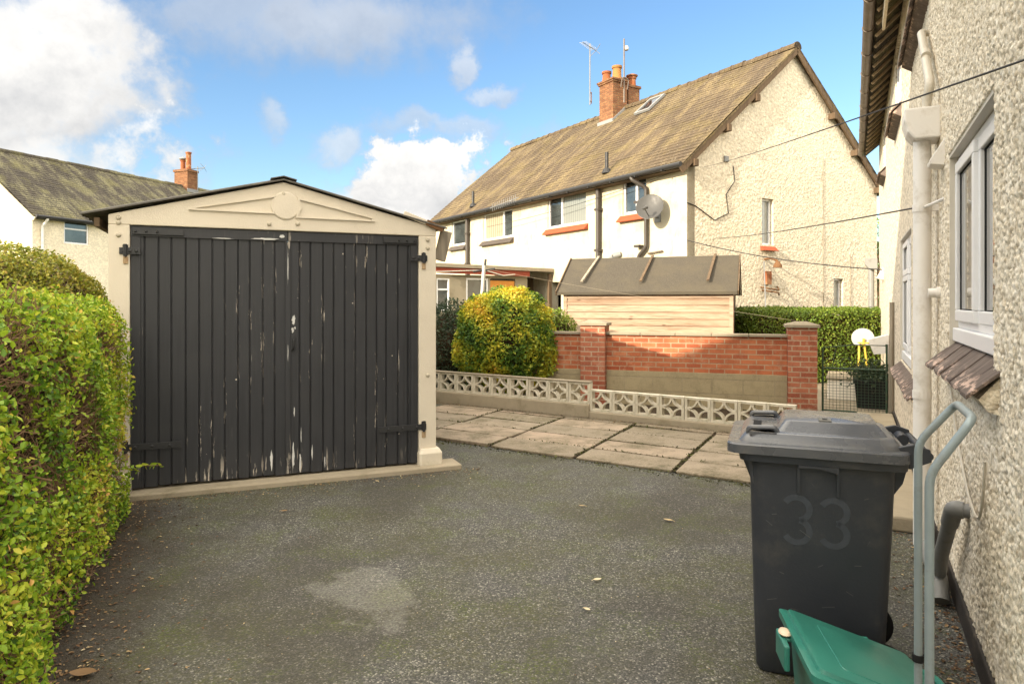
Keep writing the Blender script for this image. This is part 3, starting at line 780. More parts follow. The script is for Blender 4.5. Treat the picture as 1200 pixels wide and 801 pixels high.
    for (x, z) in ((-.08, 2.25), (-.08, 2.15), (-.08, 2.36-.07), (2.515, 2.20), (2.515, 2.12), (1.32, 2.30), (1.20, 2.56), (1.08, 2.29), (2.515, .9), (-.08, .9)):
        if first is None:
            q = MB(); q.lathe([(.020, 0), (.019, .010), (.012, .017), (.004, .018)], 12, Matrix.Rotation(R(90), 4, 'X')); first = q.build('bolt_head', 'cream_paint', t, smooth=40); first.location = (x, -.009, z)
        else: copy_to(first, t, (x, -.009, z))
    return t
G_ = garage()

# ================================================================== NEIGHBOUR HOUSE
NO = (4.05, 15.8, 0); NA = math.atan2(.521, .853)
def neighbour():
    t = thing('semi_detached_house', 'cream roughcast house with mossy tiled roof, red sills and brick chimney behind shed', 'house', NO, NA)
    GW, L, ze, zr = 7.65, 13.8, 4.9, 8.15; half = GW/2; pitch = math.atan2(zr-ze, half)
    f_front = lambda a, d, z: (d, a, z)        # a along local y
    f_gable = lambda a, d, z: (a, d, z)
    win = [(1.36, 2.26, 3.86, 4.76, (.45,), 'red_sill', ('window_glass', 'window_glass')), (3.80, 5.70, 3.82, 4.76, (.64,), 'red_sill', ('grey_blind', 'window_glass')),
           (7.75, 9.70, 3.76, 4.70, (.32,), 'dark_sill', ('window_glass', 'cream_blind')), (11.1, 12.2, 3.75, 4.68, (), 'dark_sill', ('window_glass',))]
    m = MB(); windowed_wall(m, .0, L, 0, ze+.05, [w[:4] for w in win] + [(3.95, 4.10, 1.75, 2.05), (5.0, 5.5, 1.0, 2.2)], f_front, .25)
    m.build('front_wall', 'painted_render', t)
    gw = [(2.62, 3.06, 3.05, 4.22), (5.58, 6.02, 1.40, 2.25)]
    m = MB(); windowed_wall(m, .002, GW, 0, ze, gw, f_gable, .25)
    m.add([(.002, 0, ze), (GW, 0, ze), (half, 0, zr)], [(0, 1, 2)]); m.add([(.002, .25, ze), (GW, .25, ze), (half, .25, zr)], [(0, 2, 1)])
    m.build('gable_wall', 'neighbour_roughcast', t)
    m = MB(); m.box(.25, GW, L-.25, L, 0, ze); m.prism([(0.0, ze), (GW, ze), (half, zr)], L-.25, L-.002, lambda u, v, w: (u, w, v)); m.box(GW-.25, GW-.002, .25, L-.25, 0, ze+.05); m.build('rear_wall', 'painted_render', t)
    for (a0, a1, z0, z1, sp, sill, pn) in win:
        w = window(t, f_front, a0, a1, z0, z1, .07, sp, .06, panes=list(pn))
        s = MB(); s.add([(-.14, a0-.10, z0-.16), (-.14, a1+.10, z0-.16), (.02, a1+.10, z0-.005), (.02, a0-.10, z0-.005), (-.14, a0-.10, z0-.19), (-.14, a1+.10, z0-.19), (.02, a1+.1, z0-.19), (.02, a0-.1, z0-.19)],
                        [(0, 1, 2, 3), (4, 5, 1, 0), (0, 3, 7, 4), (1, 5, 6, 2), (4, 7, 6, 5)]); s.build('sill', sill, w)
    for (a0, a1, z0, z1) in gw:
        w = window(t, f_gable, a0, a1, z0, z1, .13, (), .05, panes=['grey_blind'])
        if z0 > 2:
            s = MB(); s.prism([(-.13, z0-.15), (.03, z0-.01), (.03, z0-.15)], a0-.06, a1+.06, lambda u, v, w_: (w_, u, v)); s.build('sill', 'red_sill', w)
    window(t, f_front, 3.95, 4.10, 1.75, 2.05, .1, (), .03)
    # roof: two slopes of stepped tiles, ridge tiles
    ov = .30; run = half+ov; sl = run/math.cos(pitch); zl = ze-ov*math.tan(pitch)+.10
    vg = .16
    roof_slope('roof_slope', 'mossy_tiles', t, (-ov, L+vg, zl), (pitch, 0, R(-90)), L+2*vg, sl)
    o = roof_slope('roof_slope', 'mossy_tiles', t, (GW+ov, -vg, zl), (pitch, 0, R(90)), L+2*vg, sl)
    rd = MB(); n = 34; zt = zl + run*math.tan(pitch)
    for k in range(n):
        y0 = -vg + (L+2*vg)*k/n; y1 = y0+(L+2*vg)/n+.02; rz = random.uniform(-.012, .012)
        r0, r1 = .135, .15
        rings = [[(half+r*math.cos(a), y, zt-.06+rz+r*math.sin(a)) for a in [R(-10+200*q/8) for q in range(9)]] for (y, r) in ((y0, r1), (y0+.05, r1), (y0+.051, r0), (y1, r0))]
        rd.loft([[Vector(p) for p in rg] for rg in rings], (True, True))
    rd.build('ridge_tiles', 'mossy_tiles', t)
    # verge boards and purlin ends on the gable
    for sg in (-1, 1):
        v = MB(); x0 = half+sg*(run+.02); v.bar((x0, -vg+.03, zl-.14), (half, -vg+.03, zt-.13), .05, .15); v.build('bargeboard', 'dark_timber', t)
        for fr in (.10, .37, .62):
            p = MB(); xx = half+sg*run*(1-fr); zz = zl+run*fr*math.tan(pitch)-.27; p.box(xx-.06, xx+.06, -.20, -.003, zz-.09, zz+.07); p.build('purlin_end', 'dark_timber', t)
    # soffit, gutters, downpipes
    s = MB(); s.box(-ov+.02, -.002, .02, L-.02, zl-.085, zl-.062); s.build('soffit', 'dark_timber', t)
    g = MB(); g.tube([(-ov-.05, -.15, zl-.01), (-ov-.05, L+.15, zl-.01)], .062, 10); 
    for k in range(15): g.box(-ov-.115, -ov+.02, .4+k*.93, .43+k*.93, zl-.085, zl-.04)
    g.build('gutter', 'gutter_black', t, smooth=40)
    def dp(y, pts, r=.055, mat='dark_pipe'):
        q = MB(); q.tube(bend(pts, .08), r, 10)
        for z in (1.6, 3.0, 4.1):
            if min(p[2] for p in pts) < z < max(p[2] for p in pts): q.box(-.17, -.003, pts[-1][1]-.09, pts[-1][1]+.09, z-.03, z+.03)
        return q.build('downpipe', mat, t, smooth=40)
    dp(3.15, [(-.10, 3.15, zl-.02), (-.10, 3.15, .1)], .07)
    dp(11.0, [(-.10, 10.75, zl-.02), (-.10, 10.75, .1)], .07)
    dp(1.2, [(-ov-.05, 1.55, zl-.02), (-ov-.05, 1.50, zl-.12), (-.09, 1.28, zl-.32), (-.09, 1.28, 2.95), (-.09, 1.55, 2.75), (-.09, 1.55, 2.45)], .05)
    h = MB(); h.loft([rr(.14, .14, .02, 2.35, -.10, 1.56), rr(.26, .30, .03, 2.52, -.14, 1.56), rr(.26, .30, .03, 2.64, -.14, 1.56)]); h.tube([(-.09, 1.56, 2.36), (-.09, 1.56, .1)], .05, 10); h.build('rainwater_hopper', 'gutter_brown', t)
    b = MB(); b.tube(bend([(-.10, 3.02, 2.35), (-.14, 2.75, 2.62), (-.12, 2.45, 2.78)], .1), .085, 10); b.tube([(-.02, 2.3, 2.85), (-.14, 2.45, 2.8)], .07, 10); b.build('waste_pipe', 'pipe_grey', t, smooth=40)
    b = MB(); b.tube([(-.05, .75, 2.83), (-.05, 1.25, 2.80)], .022, 8); b.build('overflow_pipe', 'gutter_brown', t)
    for y in (3.05, 10.7):
        x = .12; zz = zl+(x+ov)*math.tan(pitch); v = MB(); v.tube([(x, y, zz-.1), (x, y, zz+.55)], .05, 10); v.lathe([(.14, -.02), (.09, .10), (.055, .12)], 12, Matrix.Translation((x, y, zz))); v.build('vent_pipe', 'gutter_black', t)
    # skylight on the front slope
    def on_slope(x, y, up=0.0): return Vector((x, y, zl+(x+ov)*math.tan(pitch))) + Vector((-math.sin(pitch), 0, math.cos(pitch)))*up
    k = MB(); c = on_slope(3.28, 4.75, .03); 
    Mx = Matrix.Translation(c) @ Matrix.Rotation(-pitch, 4, 'Y')
    k.box(-.45, .45, -.34, -.27, 0, .07, M=Mx); k.box(-.45, .45, .27, .34, 0, .07, M=Mx); k.box(-.45, -.38, -.27, .27, 0, .07, M=Mx); k.box(.38, .45, -.27, .27, 0, .07, M=Mx)
    sk = k.build('skylight', 'lead', t); k = MB(); k.box(-.37, .37, -.265, .265, .015, .045, M=Mx); k.build('pane', 'window_glass', sk)
    # chimney stack on the ridge
    cy = 6.85; c = MB()
    c.box(half-.62, half+.0, cy-.36, cy+.36, zt-1.0, 9.05); c.box(half+.10, half+.60, cy-.32, cy+.32, zt-.9, 8.98); c.box(half+.0, half+.10, cy-.22, cy+.26, zt-.9, 8.9)
    for (z, e) in ((9.05, .04), (9.11, .07)): c.box(half-.62-e, half+.0+e*.4, cy-.36-e, cy+.36+e, z, z+.06)
    c.box(half+.10, half+.65, cy-.36, cy+.36, 8.982, 9.07)
    ch = c.build('chimney', 'chimney_brick', t)
    fl = MB()
    fl.box(half-.68, half-.625, cy-.41, cy+.41, zt-.66, zt-.46); fl.prism([(half-.66, zt-.66), (half-.66, zt-.48), (half+.0, zt+.10), (half+.0, zt-.10)], cy-.40, cy-.365, lambda u, v, w: (u, w, v)); fl.build('flashing', 'lead', ch)
    def pot(x, y, z0, h, r, mat):
        p = MB(); p.lathe([(r*1.12, 0), (r*1.12, .05), (r*.98, .08), (r*.90, h-.09), (r*1.1, h-.07), (r*1.1, h), (r*.8, h), (r*.8, h-.2)], 18, Matrix.Translation((x, y, z0)), (True, True)); p.build('chimney_pot', mat, ch, smooth=35)
    pot(half-.46, cy+.17, 9.17, .36, .15, 'terracotta'); pot(half-.26, cy-.14, 9.17, .50, .16, 'yellow_pot'); pot(half+.25, cy+.08, 9.07, .34, .13, 'terracotta'); pot(half+.45, cy-.10, 9.07, .36, .14, 'terracotta')
    cap = MB(); cap.lathe([(.19, 0), (.21, .04), (.1, .09)], 16, Matrix.Translation((half+.45, cy-.10, 9.44))); cap.build('chimney_cowl', 'terracotta', ch)
    # lean-to at the rear, facing the drive
    y0, y1, x0 = 5.56, 8.7, -3.86
    fl_ = lambda a, d, z: (a, y0+d, z)
    m = MB(); windowed_wall(m, x0, -.82, 0, 2.36, [(-3.76, -3.36, 1.35, 2.26), (-2.85, -2.14, .9, 2.28), (-2.08, -1.24, .05, 2.28)], fl_, .12)
    m.box(x0, x0+.12, y0+.121, y1, 0, 2.36); m.box(-.94, -.82, y0+.121, y1, 0, 2.36); m.box(x0+.121, -.95, y1-.12, y1, 0, 2.36)
    lt = m.build('lean_to', 'lean_to_render', t)
    window(lt, fl_, -3.76, -3.36, 1.35, 2.26, .04, (), .045, transom=1.95); window(lt, fl_, -2.85, -2.14, .9, 2.28, .04, (), .05)
    d = MB(); fbox(d, fl_, -2.075, -1.245, .03, .075, .05, 2.22); 
    for zz in (.35, 1.25): fbox(d, fl_, -1.95, -1.37, .018, .031, zz, zz+.75)
    d.build('door', 'orange_door', lt, bevel=.006)
    r = MB(); r.add([(x0-.2, y0-.22, 2.56), (-.02, y0-.22, 2.50), (-.02, y1+.1, 2.66), (x0-.2, y1+.1, 2.72), (x0-.2, y0-.22, 2.66), (-.02, y0-.22, 2.60), (-.02, y1+.1, 2.76), (x0-.2, y1+.1, 2.82)], [(0, 3, 2, 1), (4, 5, 6, 7), (0, 1, 5, 4), (1, 2, 6, 5), (2, 3, 7, 6), (3, 0, 4, 7)]); r.build('flat_roof', 'coping_stone', lt)
    r = MB(); r.bar((x0-.18, y0-.15, 2.47), (-.84, y0-.15, 2.43), .03, .15); r.build('fascia', 'red_fascia', lt)
    p = MB(); p.box(-.14, -.04, y0-.14, y0-.04, 0, 2.44); p.box(-.81, -.015, y0+.9, y0+.95, 0, 2.40); p.build('porch_screen', 'dark_timber', lt)
    w = MB(); w.tube([(x0, y0-.19, 2.42), (x0+.9, y0-.19, 2.47), (x0+1.5, y0-.19, 2.50), (x0+2.1, y0-.19, 2.36), (x0+2.5, y0-.19, 2.40)], .014, 6); w.build('lean_to_cable', 'cable_white', lt)
    # cable runs and small fittings on the gable
    q = MB(); q.tube([(1.55, -.015, 4.9), (1.60, -.015, 4.55), (1.30, -.015, 4.2), (1.38, -.015, 3.75), (.9, -.015, 3.55), (.25, -.015, 3.85), (-.015, -.015, 3.9)], .012, 6); q.build('wall_cable', 'cable_black', t); q = MB(); q.tube([(5.1, -.01, 5.5), (5.12, -.01, 2.4), (5.12, -.01, 1.0)], .008, 6); q.build('wall_cable', 'grey_timber', t); q = MB(); q.tube([(6.35, -.01, 2.9), (6.36, -.01, .6)], .010, 6); q.build('wall_cable', 'grey_timber', t)
    q = MB(); q.box(1.22, 1.36, -.05, -.003, 4.98, 5.12); q.build('junction_box', 'pipe_grey', t, bevel=.01)
    q = MB(); q.box(2.70, 2.88, -.09, -.003, 2.05, 2.38); q.build('vent_brick', 'terracotta', t)
    q = MB(); q.tube(bend([(2.72, -.003, 2.68), (2.72, -.22, 2.70), (2.78, -.34, 2.62)], .06), .03, 8); q.lathe([(.04, 0), (.10, -.10), (.11, -.16)], 14, Matrix.Translation((2.78, -.34, 2.62))); q.build('wall_lamp', 'rust', t)
    q = MB(); q.tube(bend([(2.55, -.01, 1.98), (2.75, -.25, 1.92), (3.05, -.18, 1.90), (3.2, -.01, 2.0)], .1), .02, 8); q.tube(bend([(2.6, -.01, 1.9), (2.9, -.28, 1.84), (3.15, -.1, 1.78)], .1), .02, 8); q.build('hose_bracket', 'rust', t)
    return t
N_ = neighbour()
def nworld(x, y, z):
    c, s = math.cos(NA), math.sin(NA); return Vector((NO[0]+c*x-s*y, NO[1]+s*x+c*y, z))

# satellite dish, aerials
def dish():
    t = thing('satellite_dish', 'grey satellite dish on the white wall beside the house corner', 'satellite dish', nworld(-.003, .95, 3.78), NA)
    q = MB(); M = Matrix.Translation((-.36, -.12, .06)) @ Matrix.Rotation(R(35), 4, 'Z') @ Matrix.Rotation(R(-68), 4, 'Y')
    q.lathe([(.02, 0), (.14, .012), (.25, .045), (.33, .085), (.335, .09), (.325, .094), (.24, .056), (.12, .022), (.02, .012)], 28, M); q.build('reflector', 'dish_grey', t, smooth=40)
    q = MB(); q.tube([(0, 0, -.12), (-.18, -.02, -.12), (-.30, -.08, .02)], .022, 8); q.box(-.02, 0, -.1, .1, -.24, 0); q.build('wall_bracket', 'pipe_grey', t)
    q = MB(); q.tube([(-.40, -.15, -.18), (-.74, -.34, .0)], .012, 6); q.lathe([(.03, -.06), (.035, .03), (.05, .05)], 12, Matrix.Translation((-.72, -.33, .02)) @ Matrix.Rotation(R(60), 4, 'Y')); q.build('feed_arm', 'dish_grey', t)
dish()
def aerial(loc, h, label, rz, mast_mat='aluminium', small=False):
    t = thing('television_aerial', label, 'aerial', loc, rz)
    q = MB(); q.tube([(0, 0, 0), (0, 0, h)], .022, 8); q.build('mast', mast_mat, t)
    a = MB(); z = h-.12; n = 9
    a.tube([(-.55, 0, z), (.45, 0, z+.02)], .012, 6)
    for k in range(n):
        x = -.5+k*.1; a.tube([(x, -.14, z+.01), (x, .14, z+.01)], .006, 5)
    a.tube([(.40, -.2, z+.2), (.46, 0, z+.02), (.40, .2, z-.16)], .01, 5); a.tube([(.36, -.2, z-.16), (.46, 0, z+.02), (.36, .2, z+.2)], .01, 5)
    a.build('antenna', mast_mat, t)
    if not small:
        b = MB(); b.tube([(0, 0, .15), (.22, .05, .15)], .015, 6); b.tube([(0, 0, .45), (.22, .05, .45)], .015, 6); b.tube([(.2, .045, .10), (.2, .045, .5)], .018, 6); b.build('chimney_bracket', 'rust', t)
aerial(nworld(3.83-1.05, 7.2, 8.35), 2.1, 'metal television aerial on a tall mast at the left of the brick chimney', NA+R(25))
def cam_mast():
    t = thing('aerial_pole', 'thin rusty pole strapped to the chimney pots with a white sensor', 'pole', nworld(3.83-.30, 6.30, 8.32), NA)
    q = MB(); q.tube([(0, 0, 0), (0, 0, 2.15)], .025, 8); q.build('mast', 'gutter_brown', t)
    q = MB(); q.lathe([(.02, -.09), (.075, -.06), (.085, .02), (.05, .08), (.01, .09)], 14, Matrix.Translation((.10, 0, 1.85))); q.build('sensor', 'toy_white', t, smooth=40)
    q = MB(); q.tube([(.0, 0, 1.82), (.1, 0, 1.8)], .012, 6); q.tube(bend([(-.15, -.01, .5), (-.1, -.03, .85), (.18, -.03, .8), (.12, -.02, .45)], .1), .02, 6); q.build('strap', 'gutter_brown', t)
cam_mast()
def ladder_aerial():
    t = thing('gutter_aerial', 'long white comb shaped aerial fixed under the black gutter', 'aerial', nworld(-.003, 6.9, 4.72), NA)
    q = MB(); q.tube([(0, 0, 0), (-.5, .05, .08), (-.55, .1, .05)], .018, 6); q.tube([(-.5, -.35, .12), (-.55, 1.35, -.02)], .014, 6); q.build('boom', 'aluminium', t)
    q = MB()
    for k in range(13):
        y = -.2+k*.12; z = .115-k*.01; q.tube([(-.51, y, z-.12), (-.53, y, z+.12)], .009, 5)
    q.build('element_row', 'aluminium', t)
ladder_aerial()

# ================================================================== SHED, BRICK WALL, SCREEN WALL, GATE
def shed():
    sa = -math.atan2(.34, .94); t = thing('garden_shed', 'pale timber shed with brown felt roof behind the brick wall', 'shed', (1.01, 13.03, 0), sa)
    Lx, Ly, ze, zr = 3.04, 2.0, 1.83, 2.45
    b = MB(); z = .05; k = 0
    while z < ze-.01:
        h = min(.125, ze-z); tn = random.uniform(.1, 1); jl = random.uniform(0, .003)
        b.add([(0, -.024-jl, z), (Lx, -.024-jl, z), (Lx, -.004-jl, z+h), (0, -.004-jl, z+h), (0, 0.012, z), (Lx, 0.012, z), (Lx, .012, z+h), (0, .012, z+h)], [(0, 1, 2, 3), (0, 4, 5, 1), (0, 3, 7, 4), (1, 5, 6, 2), (4, 7, 6, 5)], tn); z += h
    b.build('front_boards', 'shed_boards', t)
    b = MB()
    for x0, x1 in ((0.002, .03), (Lx-.03, Lx-.002)):
        b.prism([(0.013, .05), (Ly, .05), (Ly, ze), (Ly/2, zr-.03), (0.013, ze)], x0, x1, lambda u, v, w: (w, u, v), .4)
    b.box(.03, Lx-.03, Ly-.03, Ly-.001, .05, ze, .4); b.build('side_boards', 'dark_timber', t)
    b = MB(); b.box(Lx-.045, Lx+.02, -.03, -.0185, .05, ze-.02, .9); b.box(Lx+.0005, Lx+.02, -.018, .05, .05, ze-.02, .9); b.box(-.02, .045, -.03, -.0185, .05, ze-.02, .5); b.build('corner_post', 'shed_boards', t)
    pitch = math.atan2(zr-ze, Ly/2)
    for sg in (1, -1):
        r = MB(); ye = -.10 if sg > 0 else Ly+.10; zl = ze-.10*math.tan(pitch)+.02
        n = 12; xs = [-.13+(Lx+.22)*i/n for i in range(n+1)]
        for i in range(n):
            s0 = .008*math.sin(i*1.7); s1 = .008*math.sin((i+1)*1.7)
            r.add([(xs[i], ye, zl+s0*.4), (xs[i+1], ye, zl+s1*.4), (xs[i+1], Ly/2, zr+.04), (xs[i], Ly/2, zr+.04), (xs[i], ye, zl-.05), (xs[i+1], ye, zl-.05), (xs[i+1], Ly/2, zr-.01), (xs[i], Ly/2, zr-.01)],
                  [(0, 1, 2, 3), (4, 7, 6, 5), (0, 4, 5, 1)] + ([(0, 3, 7, 4)] if i == 0 else []) + ([(1, 5, 6, 2)] if i == n-1 else []))
        r.build('roof_slope', 'roof_felt', t)
    for sg in (0, 1):
        r = MB(); x = -.145 if sg == 0 else Lx+.105
        r.bar((x, -.11, ze-.06), (x, Ly/2, zr+.02), .02, .09); r.bar((x, Ly+.11, ze-.06), (x, Ly/2, zr+.02), .02, .09)
        r.build('bargeboard', 'dark_timber', t)
    for i, (xa, xb) in enumerate(((.30, .44), (1.42, 1.52), (2.62, 2.70))):
        r = MB(); f0, f1 = .18, .98
        p = lambda x, f: (x, -.10+(Ly/2+.10)*f, ze+.0+(zr-ze+.04)*f+.045)
        r.bar(p(xa, f0), p(xb, f1), .048, .026); r.build('roof_batten', 'grey_timber' if i == 0 else 'dark_timber', t, bevel=.003)
shed()

BD = Vector((.949, -.316)); BP2 = Vector((4.22, 9.95))
BA = math.atan2(-.316, .949)
def brick_wall():
    t = thing('brick_wall', 'red brick garden wall on grey blocks with two capped pillars', 'wall', (BP2.x, BP2.y, 0), BA)
    # local x runs along the wall; pillar 2 at 0, pillar 1 at -3.05, wall goes on to -4.3
    m = MB()
    for (a, b) in ((-2.853, -.197), (-4.35, -3.247)): m.box(a, b, -.055, .055, .535, 1.085)
    m.build('brick_panel', 'red_brick', t)
    m = MB()
    for (a, b) in ((-2.853, -.197), (-4.35, -3.247)): m.box(a, b, -.07, .07, -.02, .533)
    m.build('block_footing', 'block_base', t, bevel=.006)
    m = MB()
    x = -4.36
    for (a, b) in ((-2.853, -.197), (-4.36, -3.247)):
        n = int((b-a)/.6)+1
        for k in range(n): m.box(a+(b-a)*k/n+.003, a+(b-a)*(k+1)/n-.003, -.095, .095, 1.087, 1.128)
    m.build('coping', 'coping_stone', t, bevel=.007)
    for x in (0, -3.05):
        p = MB(); p.box(x-.195, x+.195, -.195, .195, -.02, 1.235); pl = p.build('pillar', 'pillar_brick', t, bevel=.006)
        c = MB(); c.loft([rr(.46, .46, .01, 1.237, x, 0, 3), rr(.46, .46, .01, 1.275, x, 0, 3), rr(.16, .16, .01, 1.32, x, 0, 3)]); c.build('cap', 'coping_stone', pl)
brick_wall()

def screen_wall():
    d = Vector((.835, -.55)).normalized(); a = math.atan2(d.y, d.x)
    t = thing('screen_block_wall', 'low pierced concrete screen block wall edging the paved path', 'wall', (-1.40, 11.0, 0), a)
    n1, n2, w = 9, 8, .331; step = n1*w
    m = MB()
    m.box(-1.0, step, -.08, .09, -.02, .205); m.box(step+.002, step+n2*w+.1, -.08, .09, -.02, .118)
    m.build('base_course', 'concrete', t, bevel=.015)
    proto = MB(); h = .29; T = .045; fr = .028
    proto.box(-w/2+.003, w/2-.003, -T, T, 0, fr); proto.box(-w/2+.003, w/2-.003, -T, T, h-fr, h-.002)
    proto.box(-w/2+.003, -w/2+fr+.008, -T, T, fr, h-fr); proto.box(w/2-fr-.008, w/2-.003, -T, T, fr, h-fr)
    iw = w/2-fr-.006; ih = h/2-fr
    for (sx, sz) in ((1, 1), (1, -1), (-1, 1), (-1, -1)):
        outer = []; inner = []; K = 9
        for q in range(K+1):
            an = R(90*q/K); r1, r2 = 1.02, .845
            outer.append((sx*(iw-iw*r1*math.cos(an)), h/2+sz*(ih-ih*r1*math.sin(an)))); inner.append((sx*(iw-iw*r2*math.cos(an)), h/2+sz*(ih-ih*r2*math.sin(an))))
        for q in range(K):
            quad = [outer[q], outer[q+1], inner[q+1], inner[q]]
            proto.prism(quad, -T+.006, T-.006, lambda u, v, w_: (u, w_, v))
    first = None
    xs = [(-2+i+.5)*w for i in range(n1+2)]
    for i in range(-2, n1+n2):
        x = (i+.5)*w; z = .207 if i < n1 else .120
        if first is None: first = proto.build('screen_block', 'screen_concrete', t); first.location = (x, 0, z); continue
        c = copy_to(first, t, (x + random.uniform(-.003, .003), random.uniform(-.006, .006), z)); c.rotation_euler = (random.uniform(-.012, .012), 0, random.uniform(-.012, .012))
    m = MB(); m.box(-.7, step, -.055, .055, .207+h+.001, .207+h+.016); m.build('coping_strip', 'coping_stone', t, bevel=.004)
screen_wall()

def gate():
    p = Vector((4.46, 9.80)); q = Vector((5.17, 9.42)); d = (q-p); L = d.length; a = math.atan2(d.y, d.x)
    t = thing('metal_gate', 'green wire mesh garden gate with scrolls between pillar and house', 'gate', (p.x, p.y, 0), a)
    f = MB(); r = .012
    for x in (0, L): f.tube([(x, 0, .04), (x, 0, .95 if x == 0 else 1.02)], .014, 8)
    for z in (.06, .66): f.tube([(0, 0, z), (L, 0, z)], r, 8)
    f.tube([(0, 0, .95), (L*.5, 0, 1.0), (L, 0, 1.0)], .007, 6)
    f.build('gate_frame', 'gate_green', t)
    g = MB(); n = 18
    for k in range(1, n): g.tube([(L*k/n, -.004, .06), (L*k/n, -.004, .66)], .0026, 4, False)
    for k in range(1, 15): g.tube([(0, .002, .06+.6*k/15), (L, .002, .06+.6*k/15)], .0026, 4, False)
    g.build('wire_mesh', 'gate_green', t)
    s = MB()
    for k in range(4):
        cx = L*(k+.5)/4; s.tube([(cx+.075*math.cos(b), 0, .735+.07*math.sin(b)) for b in [2*math.pi*j/16 for j in range(17)]], .005, 5, False)
    s.tube([(L*.15, 0, .67), (L*.22, 0, .98)], .005, 5); s.build('scrollwork', 'gate_green', t)
    g = MB(); g.box(L+.02, L+.07, -.03, .03, -.02, 1.02); g.build('gate_post', 'grey_timber', t)
gate()

